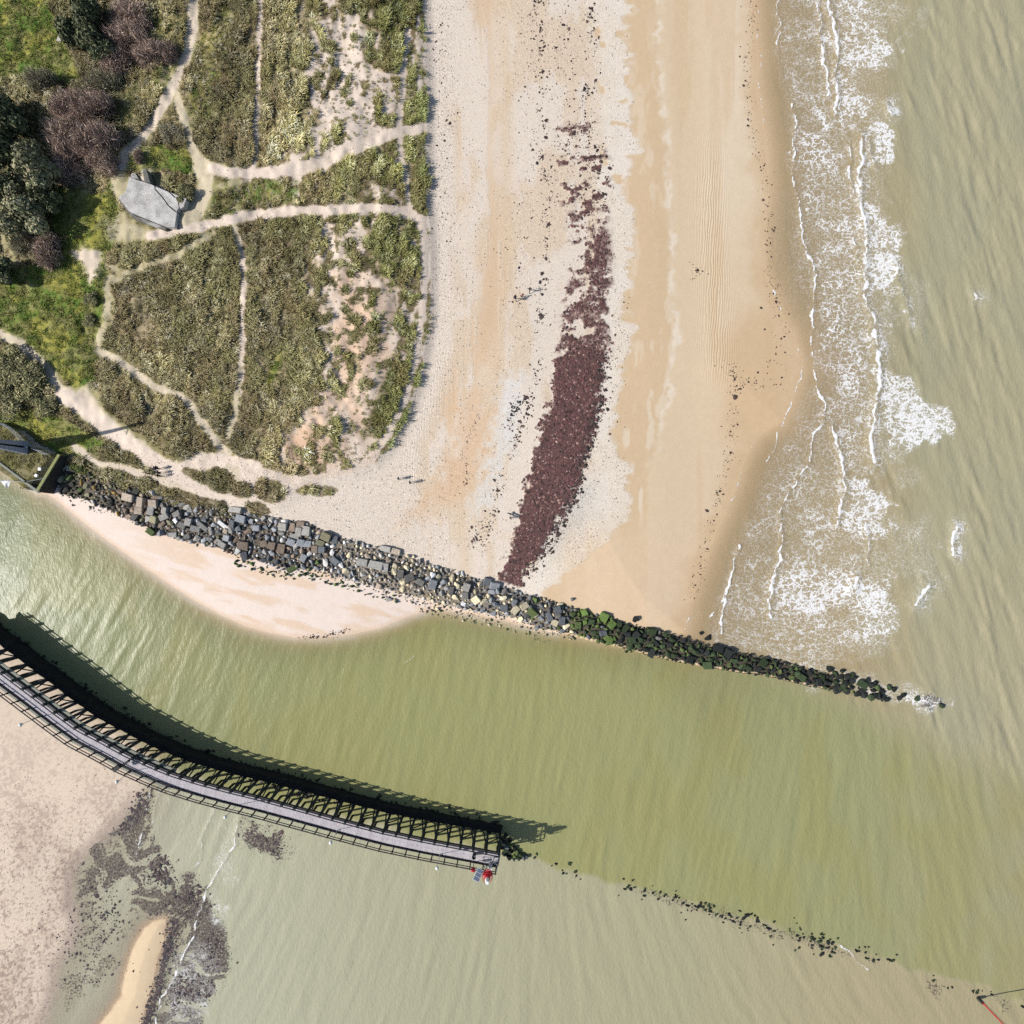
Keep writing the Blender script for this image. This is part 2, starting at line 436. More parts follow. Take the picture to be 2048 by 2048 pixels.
PATHS = [  # points, width px, strength
    ([(386, -20), (385, 40), (379, 90), (368, 125), (352, 160), (335, 195), (315, 228), (300, 256), (276, 284), (252, 304), (243, 330)], 15, 0.95),
    ([(350, 168), (355, 200), (367, 240), (376, 270), (386, 300), (402, 322), (425, 336), (460, 345)], 12, 0.85),
    ([(425, 336), (460, 345), (510, 346), (560, 342), (620, 333), (655, 322), (700, 300), (750, 280), (790, 266), (856, 254)], 16, 1.0),
    ([(300, 256), (294, 290), (292, 325)], 6, 0.5),
    ([(300, 470), (350, 464), (400, 455), (450, 440), (500, 430), (560, 425), (620, 421), (700, 418), (770, 418), (815, 424), (846, 442), (860, 450)], 14, 1.0),
    ([(398, 330), (412, 362), (404, 395), (390, 425), (366, 452)], 24, 0.85),
    ([(412, 370), (440, 372), (480, 364), (520, 350)], 8, 0.55),
    ([(470, 455), (478, 490), (484, 525), (486, 580), (483, 640), (484, 700), (479, 765), (470, 830), (455, 872)], 9, 0.85),
    ([(838, 440), (850, 475), (851, 540), (847, 600), (842, 650), (832, 712), (818, 770), (800, 822), (770, 880), (735, 925), (690, 948)], 10, 0.95),
    ([(-20, 660), (40, 690), (72, 716), (100, 750), (125, 790)], 15, 0.9),
    ([(125, 790), (165, 815), (205, 850), (245, 880), (285, 905), (318, 930), (360, 945), (400, 920), (440, 925)], 26, 1.0),
    ([(318, 930), (370, 960), (420, 990), (470, 1004), (540, 1015), (600, 1000), (660, 985), (720, 965)], 26, 1.0),
    ([(440, 915), (500, 930), (545, 955), (600, 962), (660, 958), (700, 950)], 16, 1.0),
    ([(195, 700), (230, 718), (270, 745), (312, 776), (350, 786), (376, 806), (402, 842), (432, 882), (462, 918), (480, 930)], 12, 0.9),
    ([(215, 562), (216, 600), (208, 650), (196, 690)], 12, 0.75),
    ([(215, 562), (250, 548), (300, 530), (350, 512), (388, 490), (425, 465)], 12, 0.75),
    ([(150, 895), (190, 922), (232, 932), (272, 946), (318, 960), (372, 984), (430, 1008)], 11, 0.95),
    ([(521, -20), (519, 60), (516, 130), (515, 200), (512, 270), (508, 338)], 8, 0.8),
    ([(815, 60), (808, 130), (802, 190), (798, 258), (803, 310), (812, 360), (820, 420)], 8, 0.9),
    ([(540, 138), (590, 140), (620, 150)], 3, 0.5), ([(770, 150), (812, 150)], 4, 0.6),
    ([(455, 800), (470, 830), (430, 880)], 4, 0.3), ([(780, 575), (850, 590)], 4, 0.5), ([(780, 630), (845, 640)], 3, 0.5), ([(745, 670), (840, 682)], 3, 0.5),
    ([(345, 520), (420, 470)], 5, 0.4), ([(0, 470), (20, 500), (28, 530)], 6, 0.6),
    ([(470, 350), (476, 400), (470, 440)], 6, 0.4),
]
BARE = [  # polygon, soft, strength, reddish
    ([(625, 60), (690, 20), (735, 70), (728, 130), (790, 150), (802, 200), (775, 240), (735, 268), (680, 300), (620, 318), (612, 260), (625, 190), (618, 130)], 26, 0.72, 0.0),
    ([(560, 300), (640, 300), (650, 350), (600, 400), (570, 360)], 22, 0.55, 0.0),
    ([(660, 545), (760, 535), (800, 620), (805, 690), (765, 770), (735, 840), (700, 905), (640, 945), (590, 930), (600, 850), (630, 780), (640, 690)], 30, 0.66, 0.9),
    ([(640, 430), (730, 440), (740, 500), (690, 545), (650, 520)], 20, 0.55, 0.2),
    ([(730, 360), (790, 370), (800, 405), (740, 405)], 16, 0.45, 0.0),
    ([(640, 880), (700, 860), (760, 880), (730, 930), (660, 955), (600, 945)], 16, 0.7, 0.3),
    ([(560, 870), (600, 840), (640, 860), (650, 930), (600, 945), (565, 930)], 14, 0.92, 1.0),
]
SANDY = [  # bare trodden sand among the lawn
    ([(140, 500), (180, 494), (206, 500), (200, 545), (190, 575), (178, 560), (165, 530)], 8, 0.95),
    ([(210, 530), (235, 525), (238, 545), (222, 556)], 6, 0.8),
    ([(205, 440), (245, 420), (300, 455), (355, 470), (340, 485), (260, 492), (210, 482)], 14, 0.75),
    ([(218, 330), (256, 345), (252, 380), (228, 400), (220, 370)], 8, 0.75),
    ([(352, 432), (395, 440), (395, 468), (350, 470)], 7, 0.85),
    ([(282, 335), (300, 330), (306, 345), (300, 360), (286, 352)], 5, 0.7),
    ([(95, 735), (120, 740), (128, 775), (105, 770)], 9, 0.8),
    ([(120, 790), (180, 770), (205, 810), (260, 855), (310, 895), (330, 930), (290, 930), (230, 885), (160, 835)], 12, 0.95),
    ([(50, 560), (72, 572), (66, 592), (52, 586)], 8, 0.4), ([(12, 610), (38, 608), (34, 624), (14, 626)], 8, 0.4),
    ([(300, 930), (420, 905), (520, 935), (610, 960), (600, 1000), (480, 1012), (380, 985)], 10, 0.9),
    ([(605, 962), (700, 950), (760, 925), (800, 930), (800, 990), (700, 1010), (590, 1015)], 10, 1.0),
]
LAWN = [
    ([(-300, 530), (0, 560), (40, 528), (90, 530), (135, 478), (212, 408), (232, 404), (240, 470), (206, 520), (214, 562), (208, 650), (194, 700), (192, 762), (150, 782), (108, 738), (60, 690), (0, 662), (-300, 560)], 10, 1.0),
    ([(-300, 830), (60, 822), (130, 838), (165, 862), (205, 884), (190, 915), (120, 915), (-300, 860)], 10, 0.9),
    ([(-300, -300), (115, -300), (110, 20), (120, 60), (150, 130), (180, 175), (120, 170), (60, 150), (-300, 170)], 14, 0.7),
    ([(100, 380), (212, 380), (225, 340), (230, 420), (150, 470), (105, 470)], 10, 1.0),
    ([(240, 296), (300, 290), (380, 300), (400, 330), (380, 352), (310, 340), (262, 345)], 10, 0.75),
    ([(160, 250), (240, 300), (230, 330), (212, 320)], 8, 0.6), ([(395, 370), (520, 350), (600, 360), (600, 410), (420, 430)], 16, 0.45),
    ([(300, 30), (372, 20), (360, 130), (330, 180), (250, 270), (230, 230)], 12, 0.4), ([(420, 0), (470, 0), (440, 200), (400, 280), (365, 190)], 16, 0.4),
    ([(540, 700), (565, 660), (560, 760), (520, 800)], 14, 0.6), ([(300, 780), (360, 850), (340, 890), (280, 870)], 16, 0.25),
]
ISLES = [  # grass islands on the sandy walk above the revetment
    (205, 908, 30, 13, 0.2), (255, 912, 18, 8, 0.1), (400, 955, 26, 10, 0.35), (440, 962, 34, 22, 0.4), (480, 980, 24, 14, 0.3), (540, 982, 34, 22, 0.45), (635, 982, 42, 9, -0.05), (515, 1018, 24, 13, 0.3),
    (230, 960, 50, 12, 0.35), (300, 975, 60, 14, 0.35), (370, 1000, 60, 16, 0.35), (430, 1016, 44, 14, 0.35), (150, 925, 40, 12, 0.4), (380, 945, 14, 8, 0.2)]

# ------------------------------------------------------------------ terrain
axis_in = np.arange(-87.0, 87.01, 0.21)
ext = []; s_, x_ = 0.3, 87.0
while x_ < 700: x_ += s_; ext.append(x_); s_ *= 1.32
ext = np.array(ext)
AX = np.concatenate([-ext[::-1], axis_in, ext]).astype(np.float32)
NG = len(AX)
GX, GY = np.meshgrid(AX, AX, indexing='ij')

def height(u, v):
    """ground height in metres above the water, from photo-pixel position"""
    dn = sdf(u, v, LAND_N) * S
    seaside = ss(u, 1290, 1400)
    zin = 2.5 * (1 - np.exp(-np.maximum(dn, 0) / 27.0)) + 0.16 * (1 - np.exp(-np.maximum(dn, 0) / 2.0)) * (1 - seaside)
    slope = 0.028 * seaside + 0.095 * (1 - seaside)
    zout = -np.minimum(-np.minimum(dn, 0) * slope, 1.6)
    z = np.where(dn > 0, zin, zout)
    dd = sdf(u, v, DUNE) * S
    ud, vd = u * S, v * S
    rim = 0.5 * ss(dd, -1.8, 1.2)
    und = fbm(ud / 5.0, vd / 7.0, 1, 3) * 1.1 + fbm(ud / 1.7 + 5, vd / 2.2, 2, 2) * 0.60
    z = z + rim + ss(dd, 0.4, 9.0) * (und + 0.2) + 0.12 * np.exp(-((dd - 1.2) / 1.0) ** 2)
    ds = sdf(u, v, LAND_S) * S
    zs = np.where(ds > 0, 1.15 * (1 - np.exp(-np.maximum(ds, 0) / 9.0)), -np.minimum(-ds * 0.045, 1.6))
    db = sdf(u, v, SANDBAR, 400) * S
    zb = np.where(db > 0, 0.35 * (1 - np.exp(-np.maximum(db, 0) / 2.0)), -np.minimum(-db * 0.05, 1.6))
    south = ss(v - np.interp(u, [0, 500, 1000, 1400], [1290, 1560, 1690, 1760]), -60, 40)
    z = np.where(south > 0.5, np.maximum(np.maximum(z, zs), zb), np.maximum(z, np.where(ds > 0, zs, -1.6)))
    dq = sdf(u, v, QUAY, 300) * S
    z = np.maximum(z, 2.55 * ss(dq, -0.25, 0.12) + (-1.6) * (1 - ss(dq, -0.25, 0.12)))
    # mound under the groyne
    gm = (gtop(u) + gbot(u)) / 2; gh = np.maximum((gbot(u) - gtop(u)) / 2, 4)
    ins = ss(u, 120, 200) * (1 - ss(u, 1620, 1720))
    rid = np.clip(1 - np.abs(v - gm) / gh, 0, 1)
    crest = np.interp(u, [100, 400, 900, 1200, 1500, 1700], [1.2, 1.3, 1.2, 0.95, 0.55, 0.15])
    z = np.where((rid > 0) & (ins > 0), np.maximum(z, crest * ins * np.sqrt(rid) + (-0.3) * (1 - ins)), z)
    # submerged row of stones to the south-east
    return z.astype(np.float32)

sub = slice(None, None, 4)
cx = AX[sub]; CX, CY = np.meshgrid(cx, cx, indexing='ij')
zc = np.zeros_like(CX)
for _ in range(2):
    k = H / (H - zc) / S
    zc = height(1024 + CX * k, 1024 - CY * k)
def interp2(ax, Z, x, y):
    i = np.clip(np.searchsorted(ax, x) - 1, 0, len(ax) - 2); j = np.clip(np.searchsorted(ax, y) - 1, 0, len(ax) - 2)
    fx = np.clip((x - ax[i]) / (ax[i + 1] - ax[i]), 0, 1); fy = np.clip((y - ax[j]) / (ax[j + 1] - ax[j]), 0, 1)
    return (Z[i, j] * (1 - fx) + Z[i + 1, j] * fx) * (1 - fy) + (Z[i, j + 1] * (1 - fx) + Z[i + 1, j + 1] * fx) * fy
z0 = interp2(cx, zc, GX, GY)
kk = H / (H - z0) / S
U = (1024 + GX * kk).astype(np.float32); V = (1024 - GY * kk).astype(np.float32)
Z = height(U, V)
UD, VD = U * S, V * S
inside = ss(np.minimum(U, 2048 - U), -260, -100)

# vegetation and sand fields
ddune = sdf(U, V, DUNE)
jit = (fbm(UD / 0.9, VD / 0.9, 3, 3) - 0.5)
jit2 = (fbm(UD / 3.0, VD / 3.0, 4, 3) - 0.5)
path = np.zeros_like(U)
for pts, w, st in PATHS:
    d = dline(U, V, pts, w * 2 + 12) + jit * 9
    path = np.maximum(path, st * ss(d, w * 0.92 + 2.5, w * 0.45 + 1))
bare = np.zeros_like(U); red = np.zeros_like(U)
for poly, soft, st, rd in BARE:
    m = patch(U + jit2 * 50, V + jit * 30, poly, soft) * st
    bare = np.maximum(bare, m); red = np.maximum(red, m * rd)
sandy = np.zeros_like(U)
for poly, soft, st in SANDY:
    sandy = np.maximum(sandy, st * patch(U + jit2 * 24 + jit * 10, V + jit * 14, poly, soft))
lawn = np.zeros_like(U)
for poly, soft, st in LAWN:
    lawn = np.maximum(lawn, st * patch(U + jit2 * 30, V + jit2 * 30, poly, soft))
isle = np.zeros_like(U)
for (x, y, a, b, r) in ISLES:
    isle = np.maximum(isle, ss(ell(U + jit * 12, V + jit * 10, x, y, a * 1.15, b * 1.25, r), 0.0, 0.3))
quay_in = ss(sdf(U, V, QUAY, 300), 0, 3)
indune = ss(ddune + jit * 14, -2, 3)
# clumpy sparse grass on the bare patches
gaps = ss(fbm(UD / 1.1 + 70, VD / 2.6, 1, 3), 0.50, 0.66)
sparse = ss(U, 500, 700) * ss(fbm(UD / 4.5 + 20, VD / 7.0, 2, 3), 0.44, 0.60)
spots = ss(fbm(UD / 1.1 + 40, VD / 1.5, 5, 3), 0.50, 0.62)
veg = indune * np.clip(1 - np.maximum(path, sandy), 0, 1)
veg = veg * np.clip(1 - bare * 1.7 * (1 - 0.85 * spots), 0, 1)
veg = veg * (1 - 0.75 * gaps * (0.35 + 0.65 * sparse)) * (1 - 0.45 * sparse * (1 - spots))
veg = np.maximum(veg, isle * (1 - 0.4 * path)) * (1 - quay_in)
veg *= (1 - 0.97 * np.clip(lawn * 1.1, 0, 1))
BUNK = [(258, 350), (375, 394), (372, 418), (356, 445), (352, 462), (300, 452), (262, 432), (232, 396), (250, 378)]
nobunk = 1 - patch(U, V, BUNK, 3)
veg *= nobunk * (1 - ss(ell(U, V, 291, 352, 14, 20), 0, 0.2))
veg = np.clip(veg, 0, 1)

# paths are worn in, grass stands proud
Z = Z - 0.06 * path * (ddune > 0) - 0.10 * bare + 0.10 * veg * jit
fine0 = fbm(UD / 0.4, VD / 0.4, 2, 2)
WEED_BAND = [(1108, 752), (1100, 800), (1086, 850), (1068, 905), (1056, 960), (1044, 1020), (1030, 1078), (1006, 1136), (996, 1160), (1020, 1172), (1040, 1168), (1064, 1130), (1092, 1085), (1114, 1040), (1140, 1000), (1160, 955), (1178, 895), (1196, 830), (1206, 765), (1212, 715), (1180, 690), (1130, 700), (1112, 720)]
WEED_PATCH = [(1135, 430), (1140, 480), (1138, 560), (1130, 640), (1115, 720), (1110, 760), (1205, 760), (1215, 690), (1218, 600), (1220, 520), (1212, 450), (1200, 410), (1160, 405)]
band = patch(U + jit * 26 + (fine0 - 0.5) * 18, V + jit * 26, WEED_BAND, 4)
wq1 = (fbm(UD / 3.0 + 2, VD / 3.0, 1, 2) - 0.5) * 5; wq2 = (fbm(UD / 3.0 - 7, VD / 3.0, 4, 2) - 0.5) * 5
wn_ = fbm((UD + wq1) / 2.4 + 9, (VD + wq2) / 1.5, 2, 4)
grow = np.interp(V, [400, 560, 700, 760], [-0.05, 0.0, 0.05, 0.14])
wp = np.maximum(ss(wn_ + grow, 0.50, 0.53), ss(np.abs(wn_ - 0.46), 0.03, 0.015) * 0.8) * patch(U + jit * 30, V + jit * 20, WEED_PATCH, 12)
wp = wp * (0.55 + 0.45 * ss(fine0, 0.38, 0.55))
wp2 = ss(fbm(UD / 1.8 + 3, VD / 0.9, 1, 4), 0.56, 0.62) * patch(U + jit * 20, V, [(1120, 260), (1190, 250), (1214, 330), (1215, 440), (1130, 440), (1118, 360)], 14)
WRACK_A = [(1072, -40), (1078, 100), (1086, 180), (1091, 250), (1085, 300), (1091, 360), (1096, 420), (1096, 500), (1090, 560), (1086, 620), (1076, 680), (1070, 740), (1060, 790), (1050, 840), (1030, 885), (1014, 930), (1000, 975), (982, 1030), (962, 1085)]
WRACK_B = [(1175, -40), (1182, 60), (1186, 120), (1178, 165), (1174, 200), (1186, 250), (1196, 300), (1190, 335), (1200, 380), (1206, 420)]
WRACK_E = [(1210, 700), (1198, 810), (1180, 880), (1164, 945), (1142, 1005), (1112, 1062), (1082, 1112), (1050, 1158)]
wfield = np.clip(np.maximum(np.maximum(band, wp), wp2), 0, 1)
Z = Z + 0.12 * wfield

# ---- colours (8-bit, as in full sun)
def paint(c, m, rgb):
    m = np.clip(m, 0, 1)[..., None]; return c * (1 - m) + np.array(rgb, np.float32) * m
b5v = [(0, 1244), (66, 1255), (130, 1264), (200, 1265), (238, 1257), (290, 1270), (363, 1258), (400, 1266), (512, 1267), (565, 1268), (612, 1249), (645, 1262), (700, 1250), (724, 1243), (770, 1240), (817, 1230), (870, 1219), (910, 1233), (926, 1258), (976, 1257), (1030, 1248), (1080, 1215), (1110, 1175), (1150, 1110), (1200, 1080)]
b5 = np.interp(V, [a for a, b in b5v], [b for a, b in b5v])
b6v = [(0, 1316), (110, 1318), (200, 1326), (300, 1334), (420, 1340), (512, 1344), (560, 1340), (590, 1350), (640, 1350), (700, 1352), (750, 1342), (800, 1338), (850, 1325), (900, 1308), (960, 1290)]
b6 = np.interp(V, [a for a, b in b6v], [b for a, b in b6v])
seax = np.interp(V, [p[1] for p in SEA_EDGE], [p[0] for p in SEA_EDGE])
col = np.zeros(U.shape + (3,), np.float32) + np.array((226, 212, 196), np.float32)
streak = fbm(UD / 1.6, VD / 14.0, 1, 4); blot = fbm(UD / 4.0, VD / 9.0, 3, 4)
fine = fbm(UD / 0.55, VD / 0.7, 5, 3)
st2 = fbm(UD / 2.2, VD / 26.0, 4, 4)
edge_d = U - np.interp(V, [p[1] for p in DUNE[1:17]], [p[0] for p in DUNE[1:17]])
col = paint(col, ss(blot + 0.4 * (st2 - 0.5), 0.46, 0.6) * 0.55 * ss(edge_d, 30, 70), (216, 192, 162))
tanband = np.exp(-((edge_d - np.interp(V, [0, 300, 600, 900], [110, 95, 130, 60])) / 36) ** 2)
col = paint(col, tanband * ss(st2 + 0.25 * (fine - 0.5), 0.40, 0.62) * 0.85, (214, 184, 150))
col = paint(col, np.exp(-((U - np.interp(V, [0, 500, 800, 950], [1010, 1015, 990, 930])) / 14) ** 2) * 0.5, (216, 190, 158))
col = paint(col, patch(U + jit * 60, V + jit2 * 60, [(915, 800), (960, 780), (985, 850), (960, 960), (900, 1010), (800, 1040), (860, 980), (905, 900)], 26) * 0.6, (217, 180, 142))
col = paint(col, patch(U + jit * 40, V + jit * 40, [(1010, 760), (1050, 740), (1040, 830), (1010, 920), (980, 1010), (940, 1040), (960, 960), (990, 870)], 18) * 0.7, (222, 220, 216))
gy = patch(U + jit2 * 60, V + jit * 30, [(1120, 1020), (1180, 960), (1200, 1040), (1190, 1110), (1120, 1140), (1070, 1150), (1090, 1080)], 18)
col = paint(col, gy * 0.8, (206, 200, 190))
# tan tidal sand east of b5
jx = (fbm(UD / 6.0, VD / 1.6, 2, 4) - 0.5) * 40 + jit2 * 40 + (fbm(UD / 2.5, VD / 0.5, 5, 3) - 0.5) * 16
m5 = ss(U - b5 + jx, -7, 9)
col = paint(col, ss(U - b5 + 90 + jit * 30, 0, 40) * (1 - m5) * 0.75, (233, 222, 207))
hol = ss(fbm(UD / 3.2, VD / 1.8 + 7, 0, 4), 0.60, 0.66) * ss(U - b5 + 75, 0, 15) * (1 - m5) * (V < 520)
m5 = np.maximum(m5, hol)
col = paint(col, m5 * 0.95, (214, 187, 151))
wisp = ss(fbm(UD / 1.3, VD / 5.0, 3, 4), 0.58, 0.68) * np.clip(m5, 0, 1) * ss(b6 + 10 - U, 0, 20) * np.interp(V, [0, 250, 500, 700, 1000, 1060], [0.1, 0.6, 0.5, 0.6, 1.0, 0.2])
col = paint(col, wisp * 0.75, (232, 217, 196))
col = paint(col, ss(U - b6 + jit * 16, -2, 10), (222, 199, 167))
line6 = np.exp(-((U - b6 + jit * 20 + jit2 * 10) / 6.5) ** 2) * (1 - ss(V, 880, 960)) * (0.45 + 0.8 * ss(fbm(UD / 3, VD / 2, 4, 3), 0.35, 0.6))
col = paint(col, line6 * 0.62, (238, 226, 208))
col = paint(col, ss(U, 1385, 1450) * (1 - ss(V, 300, 620)) * (0.4 + 0.7 * streak), (231, 212, 186))
col = paint(col, ss(st2, 0.5, 0.66) * ss(U - b6, 10, 40) * 0.4, (213, 183, 145))
col = paint(col, ss(V, 1000, 1120) * ss(U, 1080, 1160) * 0.7 * (0.4 + streak), (226, 200, 168))
# wet margin
wetd = seax - U
wet = ss(wetd + jit2 * 40 + jit * 8, 52, 0) * (U > 1300) * (V < 1300)
wet = np.maximum(wet, patch(U + jit2 * 40, V + jit * 20, [(1440, 680), (1530, 600), (1560, 640), (1610, 740), (1560, 850), (1480, 910), (1450, 880), (1455, 800)], 34))
wet = wet * (U > 1300)
col = paint(col, wet * 0.8, (213, 183, 144))
# dunes: litter under the grass, paths, lawn
vegmask = indune * (1 - quay_in)
tone = fbm(UD / 2.4, VD / 3.2, 0, 4)
under = paint(np.zeros_like(col) + np.array((120, 106, 78), np.float32), ss(tone, 0.4, 0.60), (172, 156, 124))
dsand = paint(np.zeros_like(col) + np.array((226, 209, 192), np.float32), red * ss(blot, 0.3, 0.6), (216, 178, 146))
mixv = ss(veg + (fine - 0.5) * 0.5, 0.12, 0.5)[..., None]
dcol = dsand * (1 - mixv) + under * mixv
gfade = path * (1 - 0.75 * np.clip(path + sandy, 0, 1))
dcol = paint(dcol, gfade * 0.0, (170, 160, 110))
lt = fbm(UD / 1.8 + 3, VD / 1.8, 1, 4); lt2 = fbm(UD / 0.5, VD / 0.5, 2, 3)
lcol = paint(np.zeros_like(col) + np.array((142, 140, 84), np.float32), ss(lt, 0.42, 0.60), (118, 134, 56))
lcol = paint(lcol, ss(fbm(UD / 3 + 9, VD / 3, 4, 3), 0.5, 0.64), (160, 156, 72))
lcol = paint(lcol, ss(lt, 0.63, 0.70) * 0.8, (86, 122, 44))
lcol = paint(lcol, ss(lt2, 0.55, 0.7) * 0.5, (98, 96, 58))
lm = np.clip(lawn * (1 - np.maximum(path * 0.85, sandy)), 0, 1)
lm = ss(lm + (lt2 - 0.5) * 0.6, 0.15, 0.65)
dcol = paint(dcol, lm, (0, 0, 0)) + lcol * np.clip(lm, 0, 1)[..., None]
fringe = np.clip((1 - np.maximum(path, sandy)) * np.maximum(path, sandy) * 3.2, 0, 1) * (U < 480)
dcol = paint(dcol, fringe * 0.7, (160, 156, 104))
col = col * (1 - vegmask[..., None]) + dcol * vegmask[..., None]
scarp = np.exp(-((ddune + 7) / 7.0) ** 2) * (V < 900)
col = paint(col, scarp * 0.35, (200, 184, 168))
isl = ss(isle, 0.2, 0.6)
col = paint(col, isl * 0.75, (122, 112, 82))
qn = fbm(UD / 1.2, VD / 1.2, 3, 4)
qc = paint(np.zeros_like(col) + np.array((142, 134, 96), np.float32), ss(qn, 0.42, 0.6), (120, 116, 66))
qc = paint(qc, ss(lt2, 0.55, 0.72) * 0.6, (90, 84, 62))
col = col * (1 - quay_in[..., None]) + qc * quay_in[..., None]
# spit south of the groyne
spit = ((V > gbot(U) - 4) & (U > 70) & (U < 1120) & (V < 1300)).astype(np.float32)
sw = fbm(UD / 6.0 + VD / 30.0, VD / 1.4 - UD / 5.0, 4, 4)
spc = paint(np.zeros_like(col) + np.array((237, 220, 207), np.float32), ss(sw, 0.42, 0.62) * ss(U, 150, 420), (229, 204, 180))
edge_s = -dline(U, V, SOUTH_EDGE, 120)
spc = paint(spc, ss(edge_s, -9, -1) * 0.7, (226, 200, 174))
col = col * (1 - spit[..., None]) + spc * spit[..., None]
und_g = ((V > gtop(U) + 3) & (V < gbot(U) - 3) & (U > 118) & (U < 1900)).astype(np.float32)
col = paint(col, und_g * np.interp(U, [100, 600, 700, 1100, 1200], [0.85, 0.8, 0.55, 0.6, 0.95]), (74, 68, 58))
# south-west beach
dS = sdf(U, V, LAND_S); dSB = sdf(U, V, SANDBAR, 300)
swm = (ss(V - np.interp(U, [-300, 0, 500, 1000], [1100, 1290, 1560, 1690]), -70, -40) * (U < 900)).astype(np.float32)
s1 = fbm(UD / 3.5, VD / 6.0, 2, 4); s3 = fbm(UD / 0.32, VD / 0.32, 1, 3)
swc = paint(np.zeros_like(col) + np.array((228, 209, 187), np.float32), ss(s1, 0.44, 0.62) * ss(V, 1560, 1700) * 0.6, (208, 188, 168))
swc = paint(swc, ss(s3 + 0.45 * (s1 - 0.5), 0.53, 0.66) * np.interp(V, [1400, 1600, 1750, 2048], [0.12, 0.35, 0.62, 0.6]), (150, 130, 118))
swc = paint(swc, ss(dS + jit * 10, 26, 2) * 0.6 * ss(V, 1560, 1620), (168, 150, 138))
swc = paint(swc, ss(dSB + jit * 8, -8, 4), (225, 201, 166))
swc = paint(swc, np.clip(1 - np.abs(dSB + jit * 8 + 6) / 10, 0, 1) * 0.7, (188, 152, 118))
swc = paint(swc, ss(ell(U + jit * 20, V, 120, 1362, 60, 14, 0.6), 0, 0.4) * 0.6, (110, 84, 80))
col = col * (1 - swm[..., None]) + swc * swm[..., None]
# underwater sand
uw = ss(-Z, 0.02, 0.18)
col = paint(col, uw * (1 - wet) * 0.7, (222, 188, 138))
col = paint(col, wfield * 0.95, (94, 66, 64))
col += (fine[..., None] - 0.5) * 8

peb = np.zeros_like(U)
upper = (1 - m5) * (1 - vegmask) * (V < gtop(U) - 2) * (U > 560) * (U < 1320)
peb = upper * np.clip(0.45 + 0.9 * (blot - 0.4) + 0.5 * np.exp(-((edge_d - 30) / 30) ** 2) - 0.5 * tanband * (st2 > 0.5), 0.08, 1)
peb = np.maximum(peb, upper * gy)
peb = np.maximum(peb, vegmask * np.maximum(path, np.maximum(sandy, bare)) * 0.30 * ss(U, 150, 300))
peb = np.maximum(peb, ((V > 900) & (V < gtop(U)) & (U > 280) & (U < 900)) * 0.85 * (1 - isl))
peb = np.maximum(peb, swm * 0.55 * ss(V, 1450, 1700) * (dSB < 0))
peb = np.maximum(peb, wfield * 0.6)
rip = np.exp(-((U - np.interp(V, [250, 500, 760], [1415, 1425, 1440])) / 30) ** 2) * ss(V, 230, 380) * (1 - ss(V, 720, 800))
rip = np.maximum(rip, 0.55 * np.exp(-((edge_d - 40) / 26) ** 2) * ss(V, 640, 760) * (1 - ss(V, 950, 1000)))
msk = np.stack([np.clip(peb, 0, 1), rip, np.clip(wet + uw, 0, 1)], -1)

def grid_faces(keep=None):
    i = np.arange(NG - 1)[:, None] * NG + np.arange(NG - 1)[None, :]
    f = np.stack([i, i + NG, i + NG + 1, i + 1], -1)
    if keep is not None: f = f[keep]
    return f.reshape(-1, 4)
ZT = Z
verts = np.stack([GX, GY, Z], -1).reshape(-1, 3)
gm_ = mesh_np("ground", verts, grid_faces(), M['ground'], smooth=True)
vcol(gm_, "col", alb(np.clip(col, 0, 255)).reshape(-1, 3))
vcol(gm_, "msk", msk.reshape(-1, 3))
ground = link("ground", gm_)
tag(ground, kind="structure")

def tz(x, y): return float(interp2(AX, ZT, np.array([x], np.float32), np.array([y], np.float32))[0])
def on_ground(u, v):
    z = 1.0
    for _ in range(5):
        x, y, _z = P(u, v, z); z = tz(x, y)
    return Vector((x, y, z))
def ground_np(u, v):
    z = np.ones_like(u)
    for _ in range(4):
        k = (H - z) / H * S; x = (u - 1024) * k; y = (1024 - v) * k
        z = interp2(AX, ZT, x, y)
    return x, y, z
def field(F, x, y): return interp2(AX, F, x, y)

# ------------------------------------------------------------------ water
WU = (1024 + GX / S).astype(np.float32); WV = (1024 - GY / S).astype(np.float32)
depth = -Z
jw = (fbm(GX / 1.1, GY / 1.1, 2, 3) - 0.5); jw2 = (fbm(GX / 4, GY / 4, 4, 3) - 0.5)
south_line = np.interp(WU, [-300, 0, 260, 520, 980, 1240, 1500, 1800, 2048, 3000], [1100, 1310, 1500, 1600, 1700, 1770, 1840, 1930, 2000, 2300])
in_s = ss(WV - south_line + jw2 * 30, -8, 10)
grl = gtop(WU) + 20
in_ch = (1 - in_s) * ss(WV - np.where(WU < 1700, grl, grl + (WU - 1700) * 0.25), -20, np.interp(WU, [1500, 1900], [30, 130]))
in_sea = (1 - in_s) * (1 - in_ch)
wc = np.zeros(U.shape + (3,), np.float32) + np.array((171, 164, 134), np.float32)
surf = np.clip(1 - (WU - 1700) / 160, 0, 1)
wc = paint(wc, in_sea * surf * 0.8, (170, 151, 114))
bl = fbm(GX / 9, GY / 16, 1, 4)
wc = paint(wc, in_sea * ss(bl, 0.45, 0.62) * (1 - surf) * 0.4, (160, 160, 134))
chc = np.stack([np.interp(WU, [0, 300, 700, 1100, 1700, 2048], a) for a in ([128, 144, 153, 156, 154, 162], [136, 148, 154, 156, 155, 157], [98, 104, 105, 108, 112, 122])], -1)
wc = wc * (1 - in_ch[..., None]) + chc * in_ch[..., None]
wc = paint(wc, in_ch * ss(fbm(GX / 7, GY / 12, 3, 3), 0.45, 0.65) * 0.35, (158, 150, 96))
